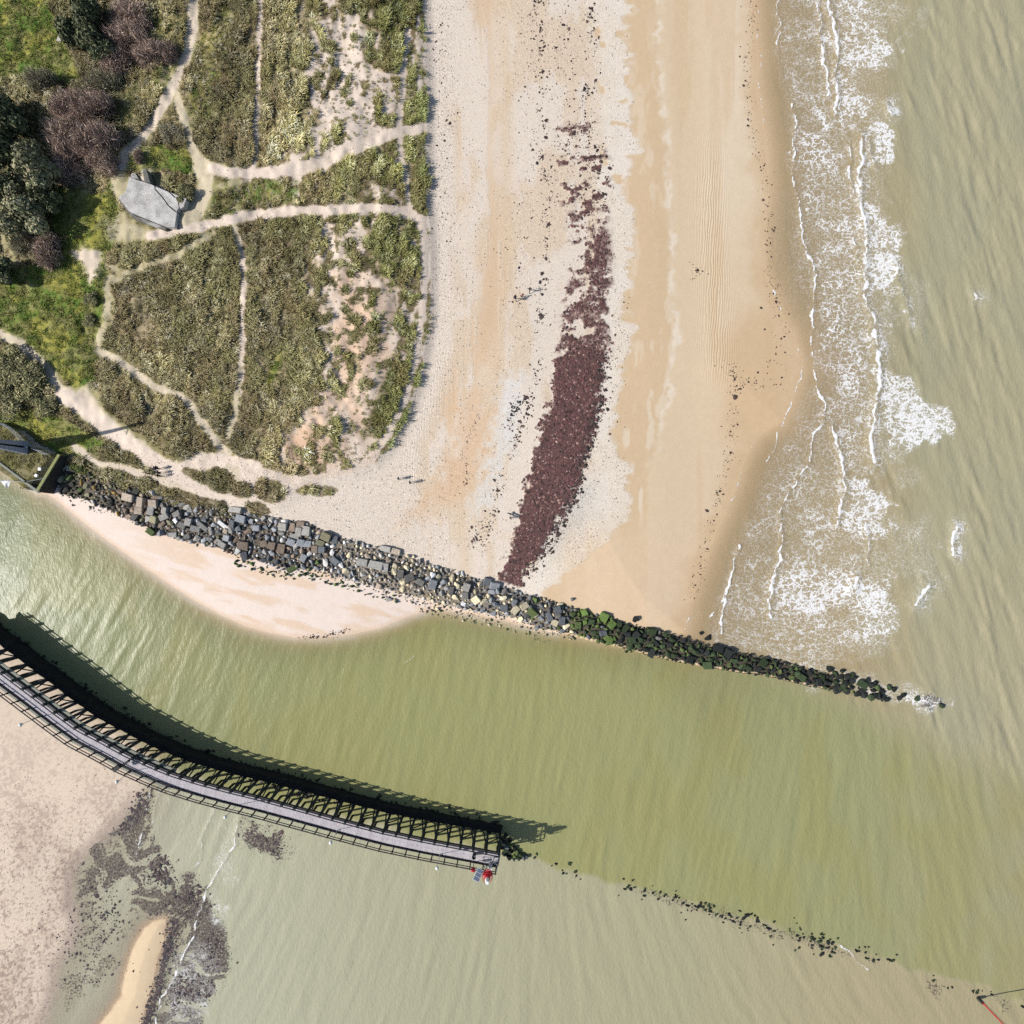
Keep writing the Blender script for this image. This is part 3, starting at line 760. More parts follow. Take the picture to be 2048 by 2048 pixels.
slc = np.stack([np.interp(WU, [100, 500, 900, 1300, 1700, 2048], a) for a in ([184, 182, 174, 172, 174, 170], [181, 181, 172, 168, 163, 160], [158, 155, 143, 137, 131, 126])], -1)
wc = wc * (1 - in_s[..., None]) + slc * in_s[..., None]
# breaking waves: polyline, half width px, white strength
BREAK = [
    ([(1556, -30), (1557, 40), (1556, 78), (1549, 118)], 2.2, 0.8),
    ([(1639, -30), (1642, 27), (1638, 61), (1642, 85), (1641, 114), (1650, 159), (1654, 196)], 2.6, 0.9),
    ([(1657, -30), (1663, 40), (1672, 98), (1667, 148), (1668, 186), (1671, 228)], 4.0, 1.0),
    ([(1584, 209), (1588, 265), (1586, 320), (1586, 358), (1593, 398), (1602, 451), (1616, 504), (1621, 520), (1631, 570), (1626, 618), (1627, 692), (1627, 737), (1638, 775), (1650, 804), (1646, 846)], 2.6, 0.95),
    ([(1646, 848), (1626, 864), (1620, 890), (1610, 931), (1592, 960), (1570, 1005)], 2.4, 0.8),
    ([(1724, 270), (1726, 318), (1719, 358), (1719, 398), (1727, 450), (1728, 504), (1727, 584), (1748, 639)], 4.6, 1.0),
    ([(1748, 639), (1756, 684), (1757, 719), (1752, 777), (1748, 830), (1740, 875), (1744, 923)], 5.5, 1.0),
    ([(1701, 294), (1705, 320), (1700, 345), (1700, 375), (1709, 398)], 2.6, 0.85), ([(1706, 477), (1712, 512), (1728, 556)], 2.6, 0.9),
    ([(1739, 285), (1744, 315), (1756, 338)], 2.8, 0.8),
    ([(1662, 854), (1679, 904), (1686, 936), (1686, 989), (1679, 1024), (1675, 1048)], 4.2, 1.0),
    ([(1565, 1018), (1560, 1090), (1549, 1157), (1540, 1204), (1538, 1234)], 3.4, 1.0),
    ([(1478, 1090), (1469, 1130), (1458, 1175), (1445, 1215), (1438, 1266)], 2.8, 0.95), ([(1460, 1160), (1445, 1200), (1415, 1234)], 1.6, 0.7),
    ([(1382, 1225), (1374, 1245), (1372, 1260)], 2.2, 0.8),
    ([(1904, 1052), (1902, 1082), (1907, 1111)], 5.0, 1.0), ([(1852, 1172), (1835, 1188), (1826, 1208)], 6.5, 1.0), ([(1709, 1154), (1706, 1180)], 5.0, 1.0),
    ([(1735, 1050), (1738, 1100), (1741, 1132)], 2.2, 0.75), ([(1945, 588), (1948, 598)], 3.5, 0.8),
    ([(1770, 205), (1778, 228)], 4.5, 0.8), ([(1790, 524), (1795, 560), (1812, 600), (1822, 650)], 3.0, 0.6),
    ([(1512, 20), (1519, 114), (1517, 165), (1526, 228), (1534, 290)], 1.5, 0.75), ([(1498, 90), (1500, 150), (1508, 200), (1512, 280)], 1.2, 0.6),
    ([(1527, 535), (1536, 570), (1562, 618), (1589, 671), (1608, 729), (1602, 756), (1584, 798), (1568, 838), (1555, 867), (1536, 923)], 1.7, 0.85),
    ([(1522, 849), (1490, 910), (1475, 962), (1459, 1010)], 1.3, 0.7), ([(1445, 1037), (1428, 1066), (1414, 1100)], 1.2, 0.7),
    ([(1675, 628), (1668, 650), (1666, 668)], 2.2, 0.6), ([(1447, 772), (1450, 785)], 3.0, 0.7),
    ([(310, 1572), (292, 1620), (282, 1680), (276, 1710)], 1.3, 0.75), ([(322, 1578), (300, 1640), (286, 1690)], 1.2, 0.55),
    ([(428, 1614), (412, 1660), (398, 1720), (388, 1736)], 1.3, 0.6), ([(480, 1642), (464, 1700), (432, 1745), (412, 1780), (400, 1820), (385, 1880), (360, 1930), (335, 1980), (318, 2020), (310, 2060)], 1.8, 0.85),
    ([(1536, 1296), (1570, 1312), (1620, 1328), (1690, 1345)], 2.2, 0.45),
    ([(1674, 1888), (1700, 1905), (1720, 1925), (1735, 1940)], 1.6, 0.8), ([(812, 1325), (832, 1308)], 1.2, 0.5), ([(706, 1274), (718, 1268)], 1.2, 0.5),
]
trail = np.zeros_like(U); crest = np.zeros_like(U); ridge = np.zeros_like(U)
wob = (fbm(GX / 3.6, GY / 2.6, 2, 4) - 0.5) * 22 + (fbm(GX / 0.9, GY / 0.7, 4, 2) - 0.5) * 5
wvar = 0.25 + 1.0 * fbm(GX / 3.0, GY / 4.0, 3, 3)
for pts, w, st in BREAK:
    d = dline(WU + wob, WV, pts, 50)
    dd_ = d + jw * (2 + w * 1.2)
    crest = np.maximum(crest, st * np.clip(1.12 - dd_ / ((w * 0.95 + 0.7) * wvar), 0, 1))
    ridge = np.maximum(ridge, np.exp(-(d / (w * 2.0)) ** 2) * w * 0.035)
    d2 = dline(WU + wob - 5.0 - w, WV, pts, 60)
    trail = np.maximum(trail, np.clip(w / 5.0, 0.15, 0.9) * np.exp(-(d2 / (6 + 2.2 * w)) ** 1.3))
FOAM = [  # polygon, soft, density
    ([(1545, -100), (1790, -100), (1785, 0), (1800, 30), (1770, 90), (1775, 130), (1745, 160), (1760, 215), (1785, 235), (1770, 260), (1650, 255), (1590, 200), (1550, 120)], 18, 0.34),
    ([(1660, -100), (1740, -100), (1735, 20), (1740, 60), (1775, 105), (1750, 140), (1690, 150), (1672, 100)], 14, 0.62),
    ([(1640, -60), (1662, -60), (1672, 100), (1668, 190), (1655, 190), (1640, 100)], 6, 0.45),
    ([(1670, 150), (1700, 160), (1730, 200), (1745, 230), (1700, 250), (1672, 225)], 10, 0.6), ([(1625, 215), (1665, 240), (1672, 258), (1640, 252)], 10, 0.8),
    ([(1586, 250), (1640, 255), (1700, 290), (1700, 400), (1720, 520), (1745, 640), (1750, 750), (1740, 900), (1680, 960), (1660, 850), (1650, 790), (1630, 700), (1628, 600), (1620, 500), (1590, 390)], 12, 0.46),
    ([(1592, 262), (1640, 258), (1690, 290), (1695, 330), (1640, 330), (1600, 320)], 12, 0.55),
    ([(1742, 250), (1765, 240), (1785, 270), (1780, 320), (1755, 335), (1742, 310)], 8, 0.72),
    ([(1722, 340), (1745, 345), (1760, 420), (1775, 450), (1815, 460), (1800, 500), (1760, 500), (1730, 470)], 10, 0.62),
    ([(1730, 500), (1790, 505), (1790, 560), (1770, 590), (1740, 570)], 8, 0.8), ([(1755, 570), (1800, 575), (1805, 650), (1755, 650)], 10, 0.42),
    ([(1640, 700), (1740, 720), (1745, 800), (1680, 790)], 16, 0.56),
    ([(1758, 720), (1800, 745), (1825, 775), (1850, 800), (1890, 812), (1925, 858), (1880, 872), (1830, 900), (1800, 910), (1770, 890), (1752, 830)], 10, 0.70),
    ([(1780, 770), (1840, 800), (1910, 855), (1830, 890), (1790, 860)], 16, 0.82), ([(1745, 880), (1790, 890), (1800, 920), (1750, 930)], 12, 0.42),
    ([(1645, 830), (1700, 830), (1720, 860), (1690, 880), (1660, 860)], 12, 0.6),
    ([(1690, 960), (1720, 950), (1750, 980), (1790, 1005), (1770, 1030), (1790, 1060), (1720, 1080), (1690, 1040)], 10, 0.70),
    ([(1590, 780), (1640, 770), (1650, 830), (1620, 880), (1610, 930), (1560, 1010), (1540, 930), (1570, 860)], 12, 0.30),
    ([(1540, 930), (1610, 935), (1660, 960), (1690, 1050), (1760, 1100), (1800, 1120), (1780, 1200), (1800, 1260), (1760, 1310), (1660, 1330), (1560, 1310), (1535, 1240), (1555, 1100), (1560, 1020)], 16, 0.38),
    ([(1560, 1130), (1640, 1125), (1720, 1150), (1780, 1180), (1790, 1230), (1740, 1240), (1650, 1225), (1580, 1240), (1545, 1200)], 14, 0.68),
    ([(1690, 1180), (1740, 1170), (1790, 1210), (1790, 1270), (1720, 1290), (1690, 1250)], 14, 0.60),
    ([(1760, 1030), (1850, 1040), (1890, 1080), (1880, 1160), (1800, 1150), (1770, 1100)], 20, 0.30), ([(1480, 1100), (1545, 1090), (1535, 1230), (1470, 1280), (1440, 1260)], 12, 0.36),
    ([(1478, 1110), (1520, 1120), (1510, 1180), (1480, 1190)], 10, 0.5), ([(1500, 600), (1600, 560), (1620, 700), (1600, 700), (1560, 640)], 14, 0.20),
    ([(1545, 1290), (1680, 1330), (1790, 1360), (1850, 1380), (1800, 1400), (1640, 1380), (1540, 1330)], 14, 0.42),
    ([(1800, 1385), (1900, 1390), (1900, 1415), (1860, 1425), (1800, 1405)], 8, 0.5), ([(1830, 1395), (1890, 1400), (1870, 1425), (1830, 1420)], 6, 0.5),
    ([(1780, 935), (1850, 940), (1860, 960), (1790, 980)], 16, 0.28), ([(1860, 700), (1800, 560), (1830, 540), (1850, 600)], 16, 0.22), ([(1780, 100), (1830, 20), (1840, 30), (1800, 110)], 10, 0.34),
    ([(425, 1640), (470, 1700), (490, 1760), (460, 1780), (420, 1760), (440, 1700)], 10, 0.30), ([(330, 1900), (400, 1880), (440, 1960), (400, 2060), (320, 2060)], 16, 0.36), ([(420, 1780), (450, 1800), (440, 1860), (410, 1850)], 10, 0.36),
    ([(318, 1575), (345, 1580), (330, 1600), (312, 1600)], 8, 0.3), ([(1500, 380), (1590, 380), (1600, 560), (1560, 600), (1520, 560)], 16, 0.14),
    ([(130, 1740), (150, 1700), (180, 1690), (200, 1680), (170, 1715), (148, 1750), (142, 1790)], 4, 0.0),
]
foam = np.zeros_like(U)
fj = jw * 44 + jw2 * 64
for poly, soft, den in FOAM:
    foam = np.maximum(foam, den * patch(WU + fj, WV + jw * 30 - jw2 * 30, poly, soft, 90))
foam = np.maximum(foam, trail * in_sea * 0.62)
lacy = in_sea * ss(WU - seax, 25, 70) * ss(1790 + (jw2 + jw) * 90 - WU, -10, 70) * ss(1330 - WV, 0, 40)
foam = np.maximum(foam, 0.36 * lacy)
foam = np.clip(foam * (0.45 + 1.2 * fbm(GX / 3.2, GY / 2.0, 5, 4)), 0, 0.95)
# foam always trails seaward of the long breaker
WEED_HAZE = [([(275, 1600), (300, 1640), (310, 1690), (330, 1740), (390, 1745), (410, 1770), (420, 1830), (462, 1900), (455, 1960), (420, 2000), (400, 2060), (300, 2060), (330, 1960), (360, 1880), (330, 1830), (270, 1840), (260, 1790), (230, 1770), (180, 1790), (150, 1800), (140, 1760), (180, 1700), (240, 1650)], 16, 0.78),
         ([(480, 1640), (540, 1645), (575, 1680), (560, 1715), (500, 1700), (470, 1680)], 16, 0.72), ([(290, 1690), (320, 1690), (340, 1760), (320, 1800), (280, 1790), (275, 1730)], 10, 0.95),
         ([(340, 1770), (400, 1760), (410, 1820), (380, 1860), (340, 1830)], 12, 1.0), ([(400, 1830), (450, 1850), (455, 1900), (410, 1900)], 12, 0.9),
         ([(155, 1790), (240, 1780), (270, 1850), (220, 1960), (130, 2040), (110, 1960), (150, 1880)], 20, 0.40), ([(360, 1960), (410, 1960), (410, 2060), (330, 2060)], 14, 0.85),
         ([(1845, 1390), (1890, 1392), (1895, 1415), (1850, 1420)], 5, 0.85), ([(1850, 1955), (1900, 1975), (1880, 1995), (1850, 1980)], 12, 0.5), ([(1980, 1990), (2020, 2010), (2000, 2030)], 12, 0.5),
         ([(1235, 1762), (1330, 1782), (1450, 1818), (1550, 1850), (1680, 1890), (1760, 1918), (1680, 1912), (1540, 1872), (1400, 1826), (1300, 1800)], 9, 0.42), ([(560, 1660), (600, 1700), (580, 1740), (540, 1720)], 20, 0.3)]  # first polygon: dark haze around the submerged stones, painted through the weed mask
weed_haze = np.zeros_like(U)
for poly, soft, den in WEED_HAZE:
    weed_haze = np.maximum(weed_haze, den * patch(WU + jw2 * 40 + jw * 14, WV + jw * 30, poly, soft, 90))
wsw = fbm((GX + (fbm(GX / 4, GY / 4, 1, 2) - 0.5) * 7) / 2.0, (GY + (fbm(GX / 4 + 9, GY / 4, 3, 2) - 0.5) * 7) / 1.1, 4, 4)
weed_haze *= np.where(WU < 700, 0.30 + 0.95 * ss(wsw, 0.36, 0.58), 1.0)
pool = ss(ell(WU, WV, 225, 1830, 45, 55), 0.1, 0.5); weed_haze *= (1 - 0.55 * pool)

# streaky waves: noise smeared along the crest direction
def blur(a, n):
    for _ in range(n):
        a = (np.roll(a, 1, 0) + a + np.roll(a, -1, 0)) / 3; a = (np.roll(a, 1, 1) + a + np.roll(a, -1, 1)) / 3
    return a
ang_ch = np.interp(WU, [0, 250, 600, 1000, 1500, 2048], [56, 60, 72, 80, 78, 110])      # degrees from +x, crest direction
ang = np.where(in_sea > 0.5, 106.0, ang_ch); ang = np.where(in_s > 0.5, np.interp(WU, [100, 500, 900, 1300, 1800], [62, 66, 74, 108, 122]), ang)
ang = blur(ang.astype(np.float32), 8)
ca = np.cos(np.radians(ang)); sa = np.sin(np.radians(ang))
II, JJ = np.meshgrid(np.arange(NG, dtype=np.float32), np.arange(NG, dtype=np.float32), indexing='ij')
def smear(seed, nb, steps, stp):
    a = blur(np.random.default_rng(seed).random((NG, NG)).astype(np.float32) - 0.5, nb); o = np.zeros_like(a)
    for k in range(-steps, steps + 1):
        i = np.clip(II + ca * k * stp, 0, NG - 1).astype(np.int32); j = np.clip(JJ + sa * k * stp, 0, NG - 1).astype(np.int32)
        o += a[i, j]
    o -= o.mean(); return o / o.std()
w1 = smear(3, 2, 5, 2.0); w2 = smear(5, 8, 5, 3.0); w2s = smear(9, 6, 4, 2.5); w3 = smear(8, 40, 8, 6.0)
pat = ss(w3, -0.8, 1.2)
w1 = w1 * (0.35 + 0.9 * pat); w2 = w2 * (0.4 + 0.9 * (1 - pat))
core = (np.abs(GX) < 87.5) & (np.abs(GY) < 87.5)
amp1 = 0.022 * in_sea + 0.011 * in_ch + 0.009 * in_s
amp2 = 0.018 * in_sea * ss(WU, 1700, 1850) + 0.019 * in_ch + 0.020 * in_s
calm = 1 - 0.7 * ss(foam, 0.1, 0.4)
WZ = np.where(core, (w1 * amp1 + w2 * amp2 + w2s * (0.030 * in_sea * ss(WU, 1680, 1820) * (0.5 + pat) + 0.006 * in_s)) * calm + ridge, 0.0)
WZ = WZ * ss(depth, 0.0, 0.15) + np.where(depth > -0.2, ridge * 0.15 * core, 0)
kturb = np.where(in_sea > 0.5, 6.5, np.where(in_s > 0.5, 7.5, 5.5))
alpha = 1 - np.exp(-np.maximum(depth + 0.01, 0) * kturb)
alpha = np.clip(alpha, 0, 1) * 0.995
sheen = np.clip(in_ch * ss(WU, 620, 150) * ss(WV, 1060, 1150), 0, 1)
keepv = depth > -0.10
keep = keepv[:-1, :-1] & keepv[1:, :-1] & keepv[:-1, 1:] & keepv[1:, 1:]
fq = grid_faces(keep)
used = np.zeros(NG * NG, bool); used[fq.ravel()] = True
remap = np.cumsum(used) - 1
wv_ = np.stack([GX, GY, WZ], -1).reshape(-1, 3)[used]
wm_ = mesh_np("water", wv_, remap[fq], M['water'], smooth=True)
vcol(wm_, "wcol", np.concatenate([alb(np.clip(wc, 0, 255)).reshape(-1, 3), alpha.reshape(-1, 1)], 1)[used])
vcol(wm_, "wmask", np.stack([foam, np.clip(crest, 0, 1), weed_haze, sheen], -1).reshape(-1, 4)[used])
water = link("water", wm_)
tag(water, kind="structure")

# ------------------------------------------------------------------ dune grass (uncountable: one scattered object per kind)
def tuft_mesh(name, seed, blades, spread, length, width, bend, wind, flat=0.35):
    r = np.random.default_rng(seed); vs = []; fs = []
    for i in range(blades):
        a = r.uniform(0, 2 * math.pi); q = spread * math.sqrt(r.uniform(0, 1))
        b = np.array((math.cos(a) * q, math.sin(a) * q, 0.0)); L = length * r.uniform(0.55, 1.15)
        d = np.array((math.cos(a), math.sin(a), 0)) * bend * r.uniform(0.3, 1.2) + np.array((wind[0], wind[1], 0)) * r.uniform(0.4, 1.3)
        mid = b + d * L * 0.42 + np.array((0, 0, L * 0.55)); tip = b + d * L + np.array((0, 0, L * (0.8 - flat * r.uniform(0, 1.4))))
        dd = tip - b; sd = np.array((-dd[1], dd[0], 0)); sd = sd / (np.linalg.norm(sd) + 1e-6) * width * r.uniform(0.7, 1.3)
        n = len(vs); vs += [b - sd * 0.7, b + sd * 0.7, mid - sd, mid + sd, tip]
        fs += [(n, n + 1, n + 3), (n, n + 3, n + 2), (n + 2, n + 3, n + 4)]
    return mesh_np(name, np.array(vs), np.array(fs), M['grass'])
def src_collection(name, meshes):
    c = bpy.data.collections.new(name)
    for m in meshes: c.objects.link(bpy.data.objects.new(m.name, m))
    return c
def scatter(name, pts, rot, scl, tint, coll):
    m = bpy.data.meshes.new(name); n = len(pts)
    m.vertices.add(n); m.vertices.foreach_set("co", np.asarray(pts, np.float32).ravel())
    a = m.attributes.new("rot", 'FLOAT_VECTOR', 'POINT'); a.data.foreach_set("vector", np.asarray(rot, np.float32).ravel())
    a = m.attributes.new("scl", 'FLOAT', 'POINT'); a.data.foreach_set("value", np.asarray(scl, np.float32))
    vcol(m, "tint", tint); m.update()
    o = link(name, m)
    ng = bpy.data.node_groups.new(name + "_scatter", 'GeometryNodeTree')
    ng.interface.new_socket("Geometry", in_out='INPUT', socket_type='NodeSocketGeometry')
    ng.interface.new_socket("Geometry", in_out='OUTPUT', socket_type='NodeSocketGeometry')
    N = ng.nodes.new; L = ng.links.new
    gi, go = N("NodeGroupInput"), N("NodeGroupOutput")
    ci = N("GeometryNodeCollectionInfo"); ci.inputs["Collection"].default_value = coll
    ci.inputs["Separate Children"].default_value = True; ci.inputs["Reset Children"].default_value = True
    ip = N("GeometryNodeInstanceOnPoints"); ip.inputs["Pick Instance"].default_value = True
    ar = N("GeometryNodeInputNamedAttribute"); ar.data_type = 'FLOAT_VECTOR'; ar.inputs[0].default_value = "rot"
    asc = N("GeometryNodeInputNamedAttribute"); asc.data_type = 'FLOAT'; asc.inputs[0].default_value = "scl"
    L(gi.outputs[0], ip.inputs["Points"]); L(ci.outputs[0], ip.inputs["Instance"])
    L(ar.outputs[0], ip.inputs["Rotation"]); L(asc.outputs[0], ip.inputs["Scale"]); L(ip.outputs[0], go.inputs[0])
    md = o.modifiers.new("scatter", 'NODES'); md.node_group = ng
    return o

def sample(n, fieldarr, u0, u1, v0, v1, seed):
    r = np.random.default_rng(seed)
    u = r.uniform(u0, u1, n); v = r.uniform(v0, v1, n)
    x, y, z = ground_np(u, v)
    f = field(fieldarr, x, y); k = r.random(n) < f
    return u[k], v[k], x[k], y[k], z[k], f[k], r

def tones(n, cols, w, r):
    cols = np.array(cols, np.float32); i = r.choice(len(cols), n, p=np.array(w) / sum(w))
    return cols[i]
WIND = (0.42, 0.10)
tufts = [tuft_mesh("tuft", 20 + i, 24, 0.24, 0.52 + 0.07 * (i % 3), 0.028, 0.65, WIND) for i in range(6)]
u, v, x, y, z, f, r = sample(60000, np.maximum(ss(veg, 0.30, 0.75) * 0.97, 0.30 * bare * indune * (1 - path)), -80, 900, -80, 1040, 5)
n = len(u)
clump = fbm(u * S / 1.0 + v * S * 0.12, v * S / 3.0, 3, 3); zone = fbm(u * S / 9, v * S / 12, 1, 3)
t = tones(n, [(214, 203, 158), (190, 178, 128), (160, 150, 100), (232, 224, 190), (126, 114, 78)], [3, 4, 4, 1.5, 2.2], r)
east = ss(u, 520, 800)
g_ = (zone - 0.5)[:, None]
t = t * (1 - 0.16 * east[:, None]) * (1 + 0.7 * g_) * (0.72 + 0.5 * clump)[:, None] + np.stack([-8 * east, 2 * east, -14 * east], -1)
rimg = np.exp(-((field(ddune, x, y) - 8) / 12.0) ** 2)[:, None] * (v < 900)[:, None]
t = t * (1 - 0.45 * rimg) + np.array((146, 164, 98)) * 0.45 * rimg
dark = ss(clump, 0.52, 0.66)[:, None] * (ss(u, 620, 420))[:, None]
t = t * (1 - 0.30 * dark)
br = ss(fbm(u * S / 2.2 + 11, v * S / 4.5, 5, 3), 0.50, 0.66)[:, None]
t = t * (1 - 0.45 * br) + np.array((138, 118, 84)) * 0.45 * br
lush = ss(fbm(u * S / 5 + 3, v * S / 6, 4, 3), 0.50, 0.66)[:, None]
t = t * (1 - 0.35 * lush) + np.array((136, 138, 84)) * 0.35 * lush
rot = np.stack([r.normal(0, 0.10, n), r.normal(0, 0.10, n), r.normal(0, 0.8, n)], -1)
sc = np.clip((0.4 + 0.7 * f) * r.uniform(0.6, 1.25, n) * (0.05 + 1.9 * clump), 0.24, 1.8)
gr = scatter("dune_grass", np.stack([x, y, z - 0.04], -1), rot, sc, alb(np.clip(t, 0, 255)), src_collection("grass_sources", tufts))
tag(gr, "tall straw and olive marram grass covering the dunes", "grass", kind="stuff")

short = [tuft_mesh("turf", 50 + i, 26, 0.30, 0.16, 0.030, 0.7, (0.1, 0.0), 0.3) for i in range(4)]
lawnf = np.clip(np.maximum(lm * 0.9, quay_in * 0.8), 0, 1)
u, v, x, y, z, f, r = sample(24000, lawnf * nobunk, -80, 620, -80, 1000, 9)
n = len(u)
t = tones(n, [(128, 138, 62), (108, 130, 52), (150, 146, 84), (92, 116, 46), (160, 152, 96)], [4, 3, 3, 2, 2], r)
qz = field(quay_in, x, y)[:, None]
t = t * (1 - qz) + tones(n, [(150, 140, 96), (120, 118, 66), (102, 92, 66)], [3, 3, 2], r) * qz
rot = np.stack([np.zeros(n), np.zeros(n), r.uniform(0, 6.28, n)], -1)
gr2 = scatter("short_turf", np.stack([x, y, z - 0.02], -1), rot, r.uniform(0.7, 1.6, n), alb(t), src_collection("turf_sources", short))
tag(gr2, "short green turf of the clearings around the bunker and tower", "grass", kind="stuff")

# ------------------------------------------------------------------ seaweed
def blobs(name, u, v, rad, tint, hgt=0.45, z_extra=0.0, seed=1, wl=False):
    r = np.random.default_rng(seed); n = len(u); k = 7
    if wl: kx = S; x = (u - 1024) * S; y = (1024 - v) * S; z = np.maximum(interp2(AX, ZT, x, y), 0.0)
    else: x, y, z = ground_np(u, v)
    el = r.uniform(0.5, 1.0, n); ro = r.uniform(0, 6.28, n)
    V_ = np.zeros((n, k + 1, 3), np.float32)
    V_[:, k] = np.stack([x + r.normal(0, 0.1, n) * rad, y + r.normal(0, 0.1, n) * rad, z + rad * hgt * r.uniform(0.6, 1.2, n) + z_extra], -1)
    for i in range(k):
        a = 2 * math.pi * i / k; q = rad * r.uniform(0.45, 1.15, n)
        px, py = q * math.cos(a), q * math.sin(a) * el
        V_[:, i] = np.stack([x + px * np.cos(ro) - py * np.sin(ro), y + px * np.sin(ro) + py * np.cos(ro), z - 0.02 + z_extra], -1)
    b = (np.arange(n) * (k + 1))[:, None]
    F = np.stack([np.stack([b[:, 0] + i, b[:, 0] + (i + 1) % k, b[:, 0] + k], -1) for i in range(k)], 1).reshape(-1, 3)
    m = mesh_np(name, V_.reshape(-1, 3), F, M['weed'])
    vcol(m, "tint", np.repeat(alb(np.clip(tint, 0, 255)), k + 1, 0))
    return m
def near(pts, n, spread, r, lo=None):
    pts = np.array(pts, float); L = np.hypot(*np.diff(pts, axis=0).T); c = np.concatenate([[0], np.cumsum(L)])
    s = r.uniform(0, c[-1], n); i = np.clip(np.searchsorted(c, s) - 1, 0, len(L) - 1); t_ = ((s - c[i]) / L[i])[:, None]
    q = pts[i] * (1 - t_) + pts[i + 1] * t_
    return q[:, 0] + r.normal(0, spread, n), q[:, 1] + r.normal(0, 3, n)
r = np.random.default_rng(31)
u1, v1, x, y, z, f, _ = sample(26000, np.clip(wfield, 0, 1), 980, 1230, 240, 1185, 33)
rd1 = r.uniform(0.12, 0.34, len(u1))
u2, v2 = near(WRACK_A, 1300, 7, r); cl = fbm(u2 * S / 0.9, v2 * S / 1.3, 2, 2); k = cl > 0.47; u2, v2 = u2[k], v2[k]; rd2 = r.gamma(1.7, 0.065, len(u2)) + 0.05
u3, v3 = near(WRACK_B, 700, 8, r); cl = fbm(u3 * S / 0.9, v3 * S / 1.3, 4, 2); k = cl > 0.5; u3, v3 = u3[k], v3[k]; rd3 = r.gamma(1.7, 0.07, len(u3)) + 0.05
u4, v4 = near(WRACK_E, 900, 8, r); rd4 = r.gamma(2.0, 0.07, len(u4)) + 0.06
C_ = [([(1500, 0), (1510, 60), (1494, 110), (1490, 170), (1500, 240), (1510, 290), (1530, 350), (1534, 420), (1540, 500), (1550, 560), (1556, 620)], 420, 7),
      ([(1545, 560), (1560, 680), (1555, 770)], 150, 14), ([(1450, 730), (1500, 770), (1540, 775)], 90, 16), ([(1465, 720), (1470, 800), (1462, 880), (1448, 950), (1425, 1030), (1405, 1120), (1385, 1200)], 380, 7),
      ([(1380, 525), (1400, 545), (1385, 560)], 40, 6), ([(1130, 250), (1180, 330), (1160, 400)], 420, 22), ([(965, 1030), (950, 1100)], 130, 12), ([(1040, 790), (1020, 860)], 120, 10),
      ([(960, 830), (925, 900), (935, 960), (920, 985)], 90, 3), ([(180, 1020), (240, 1030), (300, 1050)], 110, 4), ([(130, 1000), (150, 1008)], 20, 6), ([(600, 1276), (650, 1272), (700, 1258)], 160, 3),
      ([(1080, 0), (1085, 400)], 320, 26), ([(880, 0), (890, 500)], 240, 14), ([(1120, 0), (1150, 200), (1140, 330)], 260, 24), ([(1050, 380), (1030, 700)], 160, 20), ([(1235, 560), (1215, 1000)], 120, 16)]
uu, vv, rr = [u2, u3, u4], [v2, v3, v4], [rd2, rd3, rd4]
for pts, cnt, sp in C_:
    a, b = near(pts, cnt, sp, r); uu.append(a); vv.append(b); rr.append(r.gamma(1.6, 0.050, cnt) + 0.045)
uu, vv, rr = np.concatenate(uu), np.concatenate(vv), np.concatenate(rr)
t = tones(len(u1), [(104, 74, 70), (124, 92, 86), (84, 60, 58), (168, 138, 128), (62, 48, 46), (108, 66, 68)], [4, 3, 4, 0.9, 3, 2], r)
sw_ = link("seaweed", blobs("seaweed", u1, v1, rd1, t, 0.35, 0.0, 2))
tag(sw_, "thick band of maroon seaweed lying across the beach", "seaweed", kind="stuff")
t = tones(len(uu), [(66, 54, 52), (84, 66, 62), (54, 48, 48), (96, 84, 76)], [4, 3, 3, 1], r)
wk = link("wrack", blobs("wrack", uu, vv, rr, t, 0.45, 0.0, 3))
tag(wk, "dark wrack scattered in lines along the tide marks", "seaweed", kind="stuff")
# weed drifting in the lagoon and lying on the sandbar
gl = [([(345, 1850), (338, 1900), (325, 1950), (310, 2000), (295, 2048)], 900, 7), ([(355, 1840), (352, 1890), (345, 1920)], 90, 8), ([(300, 1580), (285, 1620), (250, 1660)], 260, 10), ([(200, 1740), (210, 1800), (220, 1850)], 120, 22),
      ([(380, 1780), (370, 1830)], 260, 20), ([(200, 1830), (170, 1950)], 240, 40), ([(330, 1720), (320, 1770)], 160, 14), ([(520, 1665), (545, 1690)], 160, 20), ([(360, 2000), (380, 1960)], 260, 26), ([(430, 1880), (440, 1940)], 140, 14)]
uu, vv, rr = [], [], []
for pts, cnt, sp in gl:
    a, b = near(pts, cnt, sp, r); uu.append(a); vv.append(b + r.normal(0, sp * 0.5, cnt)); rr.append(r.gamma(2.0, 0.06, cnt) + 0.05)
uu, vv, rr = np.concatenate(uu), np.concatenate(vv), np.concatenate(rr)
t = tones(len(uu), [(70, 58, 62), (90, 72, 72), (60, 56, 62)], [3, 2, 2], r)
dw = link("drifting_seaweed", blobs("drifting_seaweed", uu, vv, rr, t, 0.25, 0.03, 4, True))
tag(dw, "dark purple seaweed drifting around the sandbar beside the jetty", "seaweed", kind="stuff")

